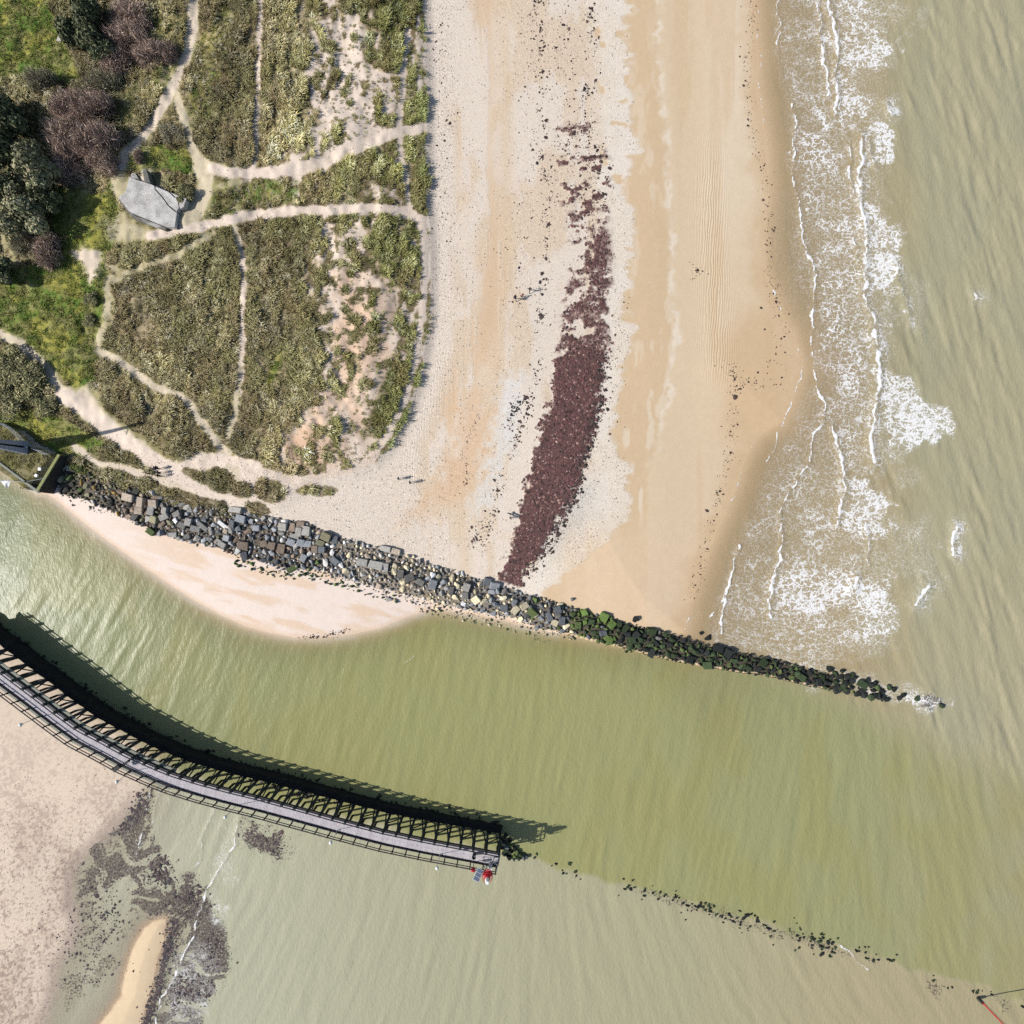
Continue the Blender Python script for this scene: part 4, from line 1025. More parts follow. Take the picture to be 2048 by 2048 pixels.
# ------------------------------------------------------------------ shrubs and trees
def crown_twigs(name, seed, n, cols, lean=0.25, lobes=5):
    r = np.random.default_rng(seed); vs = []; fs = []; ts = []
    cen = [(0.0, 0.0, 0.0)] + [(r.uniform(-0.5, 0.5), r.uniform(-0.5, 0.5), 0) for _ in range(lobes)]
    rad = [0.75] + [r.uniform(0.38, 0.6) for _ in range(lobes)]; hh = [1.0] + [r.uniform(0.6, 0.95) for _ in range(lobes)]
    cols = alb(np.array(cols))
    for i in range(n):
        l = r.integers(0, lobes + 1); a = r.uniform(0, 6.283); ph = math.acos(r.uniform(0.02, 1.0))
        d = np.array((math.sin(ph) * math.cos(a) * rad[l], math.sin(ph) * math.sin(a) * rad[l], math.cos(ph) * hh[l]))
        c = np.array(cen[l]); q = r.uniform(0.60, 1.0); tip = c + d * q + r.normal(0, 0.04, 3)
        ln = r.uniform(0.16, 0.34); dr = d / np.linalg.norm(d) + r.normal(0, 0.35, 3); dr[2] = abs(dr[2]) * 0.8 + 0.1; dr /= np.linalg.norm(dr)
        b = tip - dr * ln; b[2] = max(b[2], 0.02)
        s = np.cross(dr, r.normal(0, 1, 3)); s = s / (np.linalg.norm(s) + 1e-6) * r.uniform(0.006, 0.013)
        k = len(vs); vs += [b - s, b + s, tip]; fs.append((k, k + 1, k + 2)); ts.append(cols[r.integers(0, len(cols))] * r.uniform(0.75, 1.2))
    m = mesh_np(name, np.array(vs), np.array(fs), M['leaf']); vcol(m, "tint", np.repeat(np.array(ts), 3, 0)); return m
def crown_leaves(name, seed, n, cols, lobes=9, leaf=0.075, top=1.0):
    r = np.random.default_rng(seed); vs = []; fs = []; ts = []
    cen = [(r.uniform(-0.55, 0.55), r.uniform(-0.55, 0.55), r.uniform(0.25, 0.6)) for _ in range(lobes)] + [(0, 0, 0.55 * top)]
    rad = [r.uniform(0.22, 0.40) for _ in range(lobes)] + [0.45]; cols = alb(np.array(cols))
    tone = [r.uniform(0.75, 1.2) for _ in range(lobes + 1)]
    for i in range(n):
        l = r.integers(0, lobes + 1); d = r.normal(0, 1, 3); d /= np.linalg.norm(d); d[2] = abs(d[2]) if r.random() < 0.75 else d[2]
        p = np.array(cen[l]) + d * rad[l] * r.uniform(0.65, 1.05); p[2] = max(p[2], 0.04)
        nn = d + r.normal(0, 0.6, 3); nn /= np.linalg.norm(nn); a = np.cross(nn, r.normal(0, 1, 3)); a /= np.linalg.norm(a); b = np.cross(nn, a)
        s = leaf * r.uniform(0.5, 1.2); k = len(vs)
        vs += [p - a * s, p + b * s * 0.55, p + a * s, p - b * s * 0.55]; fs.append((k, k + 1, k + 2, k + 3)); ts.append(cols[r.integers(0, len(cols))] * tone[l])
    m = mesh_np(name, np.array(vs), np.array(fs), M['leaf']); vcol(m, "tint", np.repeat(np.array(ts), 4, 0)); return m
def trunk_mesh(name, seed, stems):
    r = np.random.default_rng(seed); mb = MB()
    for i in range(stems):
        a = r.uniform(0, 6.28); q = r.uniform(0.1, 0.5); e = Vector((math.cos(a) * q, math.sin(a) * q, r.uniform(0.55, 0.85)))
        m1 = e * 0.5 + Vector((r.uniform(-0.06, 0.06), r.uniform(-0.06, 0.06), 0.05))
        mb.tube([(0, 0, -0.12), m1, e], [0.05, 0.033, 0.012], 5)
        for _ in range(2):
            t_ = r.uniform(0.5, 0.9); s = m1.lerp(e, t_); o = Vector((r.normal(0, 0.25), r.normal(0, 0.25), r.uniform(0.05, 0.25)))
            mb.tube([s, s + o], [0.016, 0.005], 4)
    return mb.mesh(name, M['bark'])
BROWN = [(204, 178, 164), (184, 158, 146), (222, 198, 182), (158, 134, 122), (198, 176, 150)]
GREYB = [(186, 178, 148), (164, 160, 130), (204, 194, 164), (140, 138, 112)]
DGREEN = [(98, 104, 72), (76, 86, 60), (118, 120, 88), (88, 96, 72)]
OLIVE = [(150, 146, 102), (122, 122, 82), (170, 164, 120), (100, 100, 70)]
PINE = [(142, 144, 108), (162, 160, 126), (116, 122, 88), (178, 170, 138)]
MIDG = [(96, 112, 52), (80, 98, 44), (116, 126, 64)]
KIND = {
    'brown': [crown_twigs("crown", 100 + i, 5200, BROWN) for i in range(3)],
    'grey': [crown_twigs("crown", 110 + i, 4200, GREYB) for i in range(2)],
    'dark': [crown_leaves("crown", 120 + i, 4200, DGREEN) for i in range(2)],
    'olive': [crown_leaves("crown", 130 + i, 3600, OLIVE, 10, 0.06) for i in range(2)],
    'pine': [crown_leaves("crown", 140 + i, 4600, PINE, 11, 0.065) for i in range(2)],
    'green': [crown_leaves("crown", 150, 1500, MIDG, 6, 0.08)],
}
TRUNK = [trunk_mesh("trunk", 160 + i, 5) for i in range(3)]
SHRUBS = [  # px, py of the crown, radius px, height m, kind, name, label
    (250, 72, 48, 3.6, 'brown', 'shrub', "reddish brown leafless thicket at the top edge beside the dark evergreen"),
    (292, 104, 40, 3.2, 'brown', 'shrub', "brown leafless shrub just left of the small dark bush on the path"),
    (232, 116, 38, 3.0, 'brown', 'shrub', "greyish brown leafless shrub between dark evergreen and small white board"),
    (330, 98, 23, 2.2, 'brown', 'shrub', "small dark brown bush overhanging the left edge of the main sandy path"),
    (262, 20, 46, 3.2, 'brown', 'shrub', "bare brown shrub cut by the top edge left of the path"),
    (172, 34, 44, 4.2, 'dark', 'tree', "dark evergreen tree at the top edge left of the brown thicket"),
    (140, 62, 36, 3.8, 'dark', 'tree', "dark evergreen with pale bare twigs beside the upper lawn"),
    (186, 82, 42, 4.0, 'dark', 'tree', "dense dark green tree in the middle of the upper thicket"),
    (205, 158, 36, 3.0, 'grey', 'shrub', "grey olive leaning shrub just below the small white board"),
    (180, 172, 34, 2.8, 'grey', 'shrub', "grey green wispy shrub left of the olive shrub with pale stems"),
    (72, 152, 34, 3.0, 'grey', 'shrub', "wispy grey shrub alone on the upper left lawn, casting a dark shadow"),
    (128, 205, 48, 3.6, 'brown', 'shrub', "reddish brown bare shrub at the upper end of the big round thicket"),
    (178, 212, 46, 3.6, 'brown', 'shrub', "brown bare shrub at the upper right of the big round thicket"),
    (116, 262, 50, 4.0, 'brown', 'shrub', "purplish brown bare shrub on the left side of the big round thicket"),
    (168, 272, 54, 4.2, 'brown', 'shrub', "largest reddish bare shrub in the centre of the big round thicket"),
    (192, 318, 42, 3.4, 'brown', 'shrub', "brown bare shrub at the thicket's lower end above the bunker lawn"),
    (130, 330, 40, 3.2, 'brown', 'shrub', "brown bare shrub on the lower left of the round thicket above pine"),
    (8, 232, 54, 5.4, 'dark', 'tree', "dark green conifer cut by the left edge, upper of the pair"),
    (4, 300, 56, 5.6, 'dark', 'tree', "almost black conifer cut by the left edge above the grey pine"),
    (62, 330, 58, 6.0, 'pine', 'tree', "grey green pine with open crown left of the bunker"),
    (48, 420, 56, 5.4, 'pine', 'tree', "grey olive pine casting its shadow onto the bunker lawn"),
    (96, 400, 34, 4.6, 'dark', 'tree', "dark tree beside the shaded lawn left of the bunker"),
    (20, 372, 44, 5.0, 'dark', 'tree', "dark conifer between the two grey pines at the left edge"),
    (82, 502, 40, 3.2, 'brown', 'shrub', "brown rounded bare shrub at the top of the green lawn"),
    (42, 478, 36, 3.0, 'grey', 'shrub', "grey shrub between the brown rounded shrub and the left edge"),
    (-4, 545, 44, 3.6, 'dark', 'tree', "dark green bush at the left edge beside the green lawn"),
    (272, 312, 16, 1.6, 'brown', 'shrub', "small round brown bush alone on turf above the bunker"),
    (340, 262, 30, 1.5, 'grey', 'shrub', "low grey straw mound in the fork of two paths above the bunker"),
    (366, 384, 26, 1.5, 'olive', 'shrub', "low olive bush on the right side of the bunker roof"),
    (20, 728, 40, 1.7, 'olive', 'shrub', "low olive scrub at the left edge below the sandy path, upper patch"),
    (56, 760, 46, 1.9, 'olive', 'shrub', "dense olive scrub between the sandy path and the tower lawn"),
    (14, 790, 44, 1.7, 'olive', 'shrub', "olive scrub at the left edge above the tower lawn"),
    (86, 812, 34, 1.4, 'olive', 'shrub', "lower right lobe of olive scrub above the curved railing"),
    (160, 938, 18, 0.9, 'green', 'shrub', "bright green leafy bush beside the top of the quay wall"),
    (182, 596, 20, 1.0, 'olive', 'shrub', "narrow dark olive bush on the lawn left of the narrow trodden path"),
    (178, 640, 16, 0.8, 'olive', 'shrub', "small dark tussock at the right side of the green lawn"),
]
for i, (pu, pv, pr, hgt, kind, nm, lab) in enumerate(SHRUBS):
    b = on_ground(pu, pv); zt = b.z + hgt * 0.55
    x, y, _ = P(pu, pv, zt); b = Vector((x, y, tz(x, y)))
    R = pr * S * (H - zt) / H
    t_ = empty(nm, b, random.uniform(0, 6.28))
    ms = KIND[kind]
    link("crown", ms[i % len(ms)], t_, scale=(R * 1.12, R * 1.12, hgt))
    link("trunk", TRUNK[i % 3], t_, scale=(R, R, hgt * 0.9))
    tag(t_, lab, nm, "trees and shrubs behind the dunes")

# ------------------------------------------------------------------ stones
def rock_mesh(name, seed, slab=False, flat=0.7):
    r = random.Random(seed); bm = bmesh.new()
    if slab:
        for sx in (-1, 1):
            for sy in (-1, 1):
                for sz in (-1, 1):
                    bm.verts.new((sx * r.uniform(0.84, 1.05), sy * r.uniform(0.84, 1.05), sz * r.uniform(0.85, 1.05)))
    else:
        for _ in range(15):
            p = Vector((r.gauss(0, 1), r.gauss(0, 1), r.gauss(0, 1))).normalized()
            m = max(abs(p.x), abs(p.y), abs(p.z)); p = p.lerp(p / m, 0.55) * r.uniform(0.8, 1.05)
            bm.verts.new((p.x, p.y, p.z))
    bmesh.ops.convex_hull(bm, input=bm.verts)
    bmesh.ops.delete(bm, geom=[v for v in bm.verts if not v.link_faces], context='VERTS')
    bmesh.ops.dissolve_limit(bm, angle_limit=math.radians(8), verts=bm.verts, edges=bm.edges)
    bmesh.ops.bevel(bm, geom=list(bm.edges), offset=0.07 if slab else 0.05, segments=1, affect='EDGES')
    m = bpy.data.meshes.new(name); bm.to_mesh(m); bm.free(); m.materials.append(M['stone']); return m
ROCKS = [rock_mesh("stone", 200 + i) for i in range(12)]
SLABS = [rock_mesh("stone", 230 + i, True) for i in range(6)]
def tri_np(m):
    m.calc_loop_triangles(); v = np.zeros(len(m.vertices) * 3, np.float32); m.vertices.foreach_get("co", v)
    t = np.zeros(len(m.loop_triangles) * 3, np.int32); m.loop_triangles.foreach_get("vertices", t)
    return v.reshape(-1, 3), t.reshape(-1, 3)
LOW = []
for i in range(6):
    bm = bmesh.new(); r_ = random.Random(300 + i)
    for _ in range(9):
        p = Vector((r_.gauss(0, 1), r_.gauss(0, 1), r_.gauss(0, 1))).normalized(); m_ = max(abs(p.x), abs(p.y), abs(p.z)); p = p.lerp(p / m_, 0.5)
        bm.verts.new(p)
    bmesh.ops.convex_hull(bm, input=bm.verts); bmesh.ops.triangulate(bm, faces=bm.faces)
    mm = bpy.data.meshes.new("low"); bm.to_mesh(mm); bm.free(); LOW.append(tri_np(mm)); bpy.data.meshes.remove(mm)

PAL = {  # as in full sun
       'olive': (136, 132, 106), 'dark': (62, 62, 56), 'blue': (144, 147, 150), 'dblue': (98, 102, 106), 'grey': (158, 155, 149), 'dgrey': (108, 106, 102), 'brown': (134, 118, 104), 'tan': (168, 154, 138),
       'white': (214, 212, 208), 'cream': (206, 194, 164), 'green': (98, 120, 62), 'dgreen': (56, 70, 46), 'moss': (84, 98, 58), 'ochre': (190, 156, 86), 'black': (38, 42, 40)}
ZONES = [(0, {'olive': 4, 'dark': 3, 'moss': 2, 'grey': 1}), (185, {'olive': 4, 'dark': 3, 'ochre': 1.2, 'brown': 2, 'dgrey': 1}), (250, {'brown': 3, 'dgrey': 3, 'olive': 2, 'grey': 1, 'dark': 1}),
         (330, {'grey': 3, 'dgrey': 3, 'blue': 2, 'brown': 2, 'olive': 1, 'white': 0.6}), (440, {'blue': 4, 'grey': 2, 'brown': 2.4, 'dblue': 2, 'white': 0.9, 'tan': 1}),
         (560, {'blue': 3, 'dblue': 2, 'grey': 2.4, 'brown': 1.6, 'tan': 1.2, 'white': 1.2}), (700, {'cream': 3.6, 'grey': 2.4, 'dgrey': 1.6, 'tan': 1, 'blue': 0.8, 'white': 0.7}),
         (820, {'cream': 3, 'grey': 2, 'blue': 2, 'dgrey': 1.2, 'white': 0.8, 'olive': 0.5}), (940, {'dblue': 3, 'blue': 2, 'cream': 3, 'dgrey': 1.5, 'olive': 0.8}), (1050, {'dblue': 3, 'cream': 1.6, 'dgrey': 2, 'blue': 1.4, 'moss': 1}),
         (1140, {'green': 2.6, 'moss': 3, 'dgreen': 2, 'dblue': 0.6}), (1230, {'dgreen': 4, 'black': 2.5, 'moss': 1.6, 'dgrey': 0.7}), (1330, {'dgreen': 4, 'black': 3, 'moss': 1.8}), (1480, {'black': 4, 'dgreen': 4, 'moss': 0.8})]
def pick(u, r):
    for a, p in reversed(ZONES):
        if u >= a + r.uniform(-18, 18): break
    c = PAL[r.choices(list(p), list(p.values()))[0]]
    k = r.uniform(0.92, 1.28); return tuple(min(255, q * k) for q in c)
def put_stone(parent, org, u, v, a, b, h, rgb, rz, r, slab=False, sink=0.30, wl=False, tilt=0.22):
    """a, b: half sizes in px"""
    p = Vector(P(u, v, 0)) if wl else on_ground(u, v)
    if wl: p.z = max(tz(p.x, p.y), -0.1)
    ms = SLABS if slab else ROCKS
    o = link("stone", ms[r.randrange(len(ms))], parent)
    o.location = p + Vector((0, 0, h * (1 - 2 * sink))) - org
    o.rotation_euler = (r.uniform(-tilt, tilt), r.uniform(-tilt, tilt), rz)
    o.scale = (a * S, b * S, h)
    c = alb4(rgb); o.color = c
    return o
def joined_stones(name, items, parent=None, wl=False, seed=1):
    """items: (u, v, radius_px, rgb, lift)"""
    r = np.random.default_rng(seed); VS = []; FS = []; TS = []; n = 0
    for (u, v, q, rgb, lift) in items:
        p = np.array(P(u, v, 0)) if wl else np.array(on_ground(u, v))
        if wl: p[2] = max(tz(p[0], p[1]), -0.1)
        vv, ff = LOW[r.integers(0, len(LOW))]
        s = q * S * np.array((r.uniform(0.8, 1.2), r.uniform(0.7, 1.0), r.uniform(0.6, 0.95)))
        R_ = np.array(Euler((r.uniform(-0.4, 0.4), r.uniform(-0.4, 0.4), r.uniform(0, 6.28))).to_matrix())
        w = (vv * s) @ R_.T + p + np.array((0, 0, s[2] * 0.35 + lift))
        VS.append(w); FS.append(ff + n); n += len(vv); TS.append(np.repeat(alb(np.array(rgb))[None], len(vv), 0))
    m = mesh_np(name, np.concatenate(VS), np.concatenate(FS), M['stones']); vcol(m, "tint", np.concatenate(TS))
    o = link(name, m, parent); o["kind"] = "stuff"; return o

rr = random.Random(5)
gor = on_ground(700, 1120)
groyne = empty("rock_groyne", gor)
tag(groyne, "long rubble groyne of boulders and slabs running from the quay wall out into the surf", "groyne")
taken = []
GRID = {}
def free(u, v, q, f=0.86):
    gi, gj = int(u // 30), int(v // 30)
    for i in range(gi - 1, gi + 2):
        for j in range(gj - 1, gj + 2):
            for (a, b, c) in GRID.get((i, j), ()):
                if (a - u) ** 2 + (b - v) ** 2 < ((c + q) * f) ** 2: return False
    return True
def take(u, v, q): GRID.setdefault((int(u // 30), int(v // 30)), []).append((u, v, q))
SL = [  # u, v, length, breadth, angle deg (image, clockwise), colour
    (716, 1086, 9, 13, 10, 'grey'), (727, 1090, 11, 13, 8, 'grey'), (738, 1092, 9, 14, 8, 'white'), (751, 1093, 12, 13, 12, 'grey'), (772, 1097, 22, 12, 12, 'grey'), (792, 1103, 20, 12, 14, 'tan'), (804, 1108, 6, 12, 14, 'grey'),
    (817, 1111, 12, 11, 12, 'cream'), (829, 1114, 12, 11, 14, 'cream'), (842, 1122, 11, 13, 14, 'blue'), (854, 1126, 13, 12, 10, 'grey'), (866, 1131, 7, 12, 14, 'white'), (876, 1135, 10, 12, 16, 'blue'), (884, 1140, 10, 15, 18, 'grey'), (894, 1141, 11, 13, 14, 'grey'), (904, 1142, 11, 12, 14, 'grey'), (916, 1145, 9, 13, 18, 'white'), (926, 1147, 10, 13, 14, 'white'),
    (727, 1124, 23, 15, 8, 'grey'), (753, 1130, 28, 17, 10, 'grey'), (772, 1134, 12, 18, 8, 'grey'), (803, 1147, 13, 18, 6, 'dgrey'), (806, 1123, 13, 9, 6, 'white'), (820, 1155, 20, 15, -20, 'dgrey'), (842, 1163, 16, 14, 30, 'dgrey'), (866, 1168, 16, 20, 20, 'blue'), (882, 1172, 12, 14, 20, 'white'), (893, 1176, 9, 16, 20, 'blue'), (903, 1180, 10, 18, 12, 'dgrey'), (934, 1174, 15, 17, 20, 'grey'), (932, 1190, 11, 16, 0, 'dgrey'), (946, 1190, 9, 16, 0, 'dgrey'), (925, 1190, 8, 12, 5, 'white'),
    (261, 995, 23, 15, 12, 'tan'), (285, 1005, 14, 20, 6, 'tan'), (281, 1021, 15, 15, 10, 'tan'), (241, 998, 13, 12, 35, 'olive'), (286, 991, 14, 12, 8, 'tan'), (311, 1007, 17, 18, 4, 'tan'), (304, 1022, 13, 17, 6, 'grey'), (312, 1038, 15, 16, 15, 'olive'), (331, 1034, 18, 12, -25, 'grey'), (317, 1026, 11, 11, 30, 'olive'), (297, 1002, 9, 9, 10, 'grey'), (333, 1021, 12, 15, 15, 'grey'), (249, 1011, 12, 10, 10, 'grey'),
    (230, 985, 8, 15, 10, 'ochre'), (197, 962, 13, 10, -15, 'tan'), (163, 965, 15, 9, 20, 'ochre'), (188, 975, 11, 9, 5, 'ochre'), (216, 995, 9, 14, 25, 'grey'), (394, 1058, 19, 12, 15, 'grey'), (367, 1051, 17, 12, 20, 'dgrey'), (380, 1044, 13, 16, 15, 'grey'), (395, 1043, 20, 8, 35, 'white'), (305, 1063, 16, 12, 40, 'moss'), (384, 1082, 15, 10, 20, 'blue'),
    (407, 1053, 24, 9, 40, 'grey'), (449, 1051, 26, 8, 42, 'white'), (444, 1087, 26, 11, 32, 'grey'), (456, 1076, 14, 13, 10, 'blue'), (474, 1020, 28, 11, 6, 'grey'), (468, 1036, 15, 10, 12, 'blue'), (485, 1038, 19, 15, 15, 'blue'), (467, 1048, 11, 18, 10, 'dblue'), (489, 1091, 20, 16, 8, 'brown'), (508, 1076, 14, 6, 40, 'blue'), (546, 1092, 17, 15, 10, 'brown'), (565, 1097, 16, 20, 8, 'brown'), (581, 1095, 13, 13, 20, 'brown'), (530, 1087, 14, 13, -10, 'brown'),
    (584, 1083, 16, 15, 20, 'blue'), (603, 1085, 15, 15, 10, 'blue'), (617, 1088, 15, 13, 5, 'blue'), (567, 1081, 17, 10, -15, 'white'), (591, 1072, 19, 9, 15, 'grey'), (570, 1052, 17, 16, 10, 'grey'), (587, 1054, 14, 17, 5, 'brown'), (601, 1063, 14, 19, 10, 'grey'), (615, 1062, 16, 19, 5, 'grey'), (603, 1048, 16, 12, 5, 'brown'), (640, 1064, 14, 11, 15, 'tan'), (655, 1073, 20, 16, 25, 'olive'), (627, 1062, 9, 11, 5, 'cream'), (623, 1074, 11, 13, 20, 'blue'), (642, 1086, 17, 12, 20, 'olive'), (657, 1092, 13, 11, 25, 'white'), (631, 1097, 12, 16, 5, 'brown'), (617, 1098, 13, 10, 10, 'brown'), (646, 1099, 14, 14, 5, 'dblue'), (671, 1079, 12, 16, 10, 'dblue'), (643, 1111, 15, 9, 5, 'dblue'), (638, 1124, 18, 9, -10, 'green'), (586, 1137, 22, 9, -28, 'moss'), (573, 1131, 12, 11, 10, 'dblue'), (620, 1139, 10, 13, 0, 'green'),
    (689, 1084, 12, 7, -45, 'white'), (664, 1082, 8, 8, 10, 'white'), (694, 1098, 12, 10, 30, 'dblue'), (1010, 1215, 15, 14, 0, 'dblue'), (1098, 1233, 10, 20, -25, 'dblue'), (1124, 1241, 13, 17, 5, 'dblue'), (1208, 1233, 18, 17, 25, 'green'), (1221, 1237, 12, 10, 20, 'green'), (990, 1170, 20, 14, 10, 'blue'), (975, 1163, 16, 16, 20, 'dblue'), (1156, 1249, 13, 14, 0, 'moss'), (1145, 1250, 14, 11, 10, 'green'), (1195, 1250, 22, 6, -5, 'green'), (1455, 1305, 16, 18, 25, 'black'), (1435, 1297, 22, 14, 20, 'black'), (1302, 1262, 20, 14, 10, 'dgreen')]
stones = []
def shade(c, k): return tuple(min(255, q * k) for q in c)
for (u, v, a, b, an, c) in SL:
    k = rr.uniform(0.98, 1.2); rgb = tuple(min(255, q * k) for q in PAL[c])
    stones.append((a * b, u, v, a / 2, b / 2, rgb, -math.radians(an), True)); take(u, v, (a + b) / 4)
def dart(n, lo, hi, uw, slabp, band_=(0.0, 1.0), f=0.84, umin=118, umax=1760):
    for _ in range(n):
        u = rr.uniform(umin, umax); t0, t1 = gtop(u), gbot(u)
        if rr.random() > uw(u): continue
        v = t0 + (t1 - t0) * rr.uniform(*band_); q = rr.uniform(lo, hi)
        if v - q < t0 - 2 or v + q > t1 + 4 or not free(u, v, q, f): continue
        take(u, v, q); rgb = pick(u, rr)
        stones.append((4 * q * q, u, v, q * rr.uniform(0.95, 1.25), q * rr.uniform(0.75, 1.0), rgb, rr.uniform(0, 6.28), rr.random() < slabp))
big = lambda u: 0.25 if u < 240 else 1.0 if u < 700 else 0.25 if u < 950 else 0.9
dart(4000, 5.6, 8.0, big, 0.14, (0.03, 0.97), 0.74)
dart(9000, 3.4, 5.4, lambda u: 1.0, 0.12, (0, 1), 0.74)
dart(14000, 1.9, 3.4, lambda u: 1.0, 0.2, (0, 1), 0.78)
dart(9000, 1.4, 2.2, lambda u: 0.9 if u < 1150 else 0.4, 0.2, (0.02, 1.08))
# loose stones on the sand along the foot: weedy green ones, pale rubble, scattered tail in the water
for _ in range(900):
    u = rr.uniform(470, 900); v = gbot(u) + rr.uniform(-14, 20) - (6 if u > 800 else 0); q = rr.choice((2.0, 2.6, 3.4, 4.4, 5.4))
    if free(u, v, q, 0.8):
        take(u, v, q); stones.append((4 * q * q, u, v, q, q * 0.85, shade(PAL[rr.choice(('green', 'green', 'moss', 'moss', 'dgreen', 'cream') if u < 800 else ('cream', 'cream', 'moss', 'tan', 'dgreen'))], rr.uniform(0.85, 1.2)), rr.uniform(0, 6.28), False))
for _ in range(420):
    u = rr.uniform(840, 1150); v = gbot(u) + rr.uniform(-8, 26 if u < 1100 else 8); q = rr.choice((1.6, 2.2, 3.0, 4.0))
    if free(u, v, q, 0.8):
        take(u, v, q); stones.append((4 * q * q, u, v, q, q * 0.85, PAL[rr.choice(('cream', 'cream', 'tan', 'moss', 'dgrey'))], rr.uniform(0, 6.28), False))
for (u, v, q) in [(1146, 1197, 6), (1402, 1266, 5), (1270, 1238, 7), (1415, 1276, 8), (180, 1013, 4), (395, 1090, 4), (1250, 1303, 5), (1262, 1302, 4), (1318, 1313, 4), (1146, 1275, 4), (1198, 1281, 6), (1215, 1284, 8), (714, 1168, 5), (778, 1198, 7), (790, 1198, 6)]:
    take(u, v, q); stones.append((4 * q * q, u, v, q, q * 0.85, pick(u, rr), rr.uniform(0, 6.28), False))
for (u, v, q) in [(1657, 1338, 8), (1668, 1346, 7), (1678, 1353, 7), (1661, 1352, 6), (1670, 1363, 7), (1684, 1342, 6), (1692, 1352, 8), (1700, 1350, 7), (1708, 1354, 6), (1690, 1366, 8), (1703, 1362, 7), (1676, 1377, 7), (1690, 1380, 7), (1702, 1374, 6), (1712, 1388, 7), (1733, 1359, 6), (1729, 1378, 4), (1749, 1366, 7), (1745, 1380, 6), (1758, 1378, 6), (1764, 1384, 7), (1748, 1389, 7), (1726, 1391, 5), (1777, 1374, 7), (1786, 1378, 6), (1764, 1394, 8), (1772, 1398, 6), (1798, 1384, 5), (1806, 1390, 6), (1798, 1396, 6), (1815, 1386, 5), (1832, 1396, 6), (1812, 1402, 4), (1872, 1394, 5), (1882, 1410, 6), (1896, 1402, 5), (1840, 1405, 5), (1826, 1404, 5)]:
    take(u, v, q); stones.append((4 * q * q + 40, u, v, q, q * 0.85, PAL[rr.choice(('black', 'dgreen', 'black'))], rr.uniform(0, 6.28), False))
stones.sort(key=lambda s: -s[0])
for (ar, u, v, a, b, rgb, rz, sl) in stones[:298]:
    h = (min(a, b) * S) * rr.uniform(0.7, 1.0)
    tail = u > 1640
    put_stone(groyne, gor, u, v, a, b, h if not tail else max(h, 0.4), rgb, rz, rr, sl, 0.30 if not tail else 0.2, tail)
oo = joined_stones("rubble", [(u, v, (a + b) / 2, rgb, 0.05 if u > 1150 else 0.0) for (ar, u, v, a, b, rgb, rz, sl) in stones[298:]], None, False, 2)
oo.parent = groyne; oo.location = -gor
print("stones", len(stones))

# weedy row of stones continuing the jetty line to the south-east
ror = Vector(P(1500, 1860, 0)); row = empty("stone_row", ror)
tag(row, "broken row of dark half-drowned stones trailing off beyond the jetty end", "stones")
ROW = [(1073, 1708, 5), (1112, 1727, 4), (1139, 1727, 6), (1150, 1744, 7), (1153, 1752, 5), (1125, 1740, 3), (1255, 1774, 5), (1260, 1778, 6), (1250, 1778, 4), (1290, 1780, 4), (1288, 1791, 4), (1305, 1786, 4), (1328, 1792, 5), (1332, 1788, 4), (1352, 1794, 6), (1366, 1806, 5), (1372, 1810, 4), (1390, 1812, 4), (1400, 1808, 6), (1396, 1814, 6), (1410, 1820, 5), (1417, 1811, 6), (1420, 1822, 5), (1431, 1828, 7), (1445, 1832, 6), (1458, 1828, 6), (1466, 1842, 5), (1487, 1835, 8), (1495, 1830, 7), (1514, 1842, 7), (1530, 1850, 5), (1536, 1856, 6), (1541, 1872, 4), (1600, 1856, 4), (1580, 1860, 4), (1594, 1871, 4), (1607, 1875, 4), (1598, 1896, 4), (1623, 1876, 5), (1638, 1882, 7), (1645, 1875, 5), (1642, 1892, 6), (1656, 1884, 6), (1665, 1884, 5), (1670, 1895, 6), (1644, 1908, 8), (1663, 1903, 5), (1624, 1891, 4), (1712, 1901, 6), (1730, 1904, 4), (1735, 1917, 5), (1746, 1920, 6), (1777, 1919, 6), (1786, 1920, 4), (1866, 1961, 4), (1895, 1977, 4), (1955, 1983, 6), (1982, 1988, 4), (2044, 2012, 5), (1480, 1850, 4), (1500, 1852, 4), (1375, 1820, 3), (1345, 1800, 3)]
base_row = list(ROW)
for (u, v, q) in base_row:
    for _ in range(2 if u > 1240 else 1): ROW.append((u + rr.gauss(0, 12), v + rr.gauss(0, 7), q * rr.uniform(0.4, 0.75)))
for (u, v, q) in ROW:
    q *= 0.85
    h = 0.30
    put_stone(row, ror, u, v, q * rr.uniform(0.9, 1.2), q * rr.uniform(0.6, 0.9), h, PAL[rr.choice(('black', 'black', 'dgreen'))], rr.uniform(0, 6.28), rr, False, 0.42, True)

# ------------------------------------------------------------------ timber jetty
ZD = 4.9
DECK_PX = [(-110, 1268), (-50, 1314), (0, 1352), (60, 1397), (110, 1435), (155, 1468), (205, 1494), (252, 1520), (315, 1548), (345, 1560), (400, 1577), (455, 1592), (512, 1606), (600, 1630), (680, 1652), (764, 1674), (850, 1692), (936, 1708), (997, 1720)]
dp = np.array([P(u, v, ZD)[:2] for u, v in DECK_PX])
seg = np.hypot(*np.diff(dp, axis=0).T); cum = np.concatenate([[0], np.cumsum(seg)])
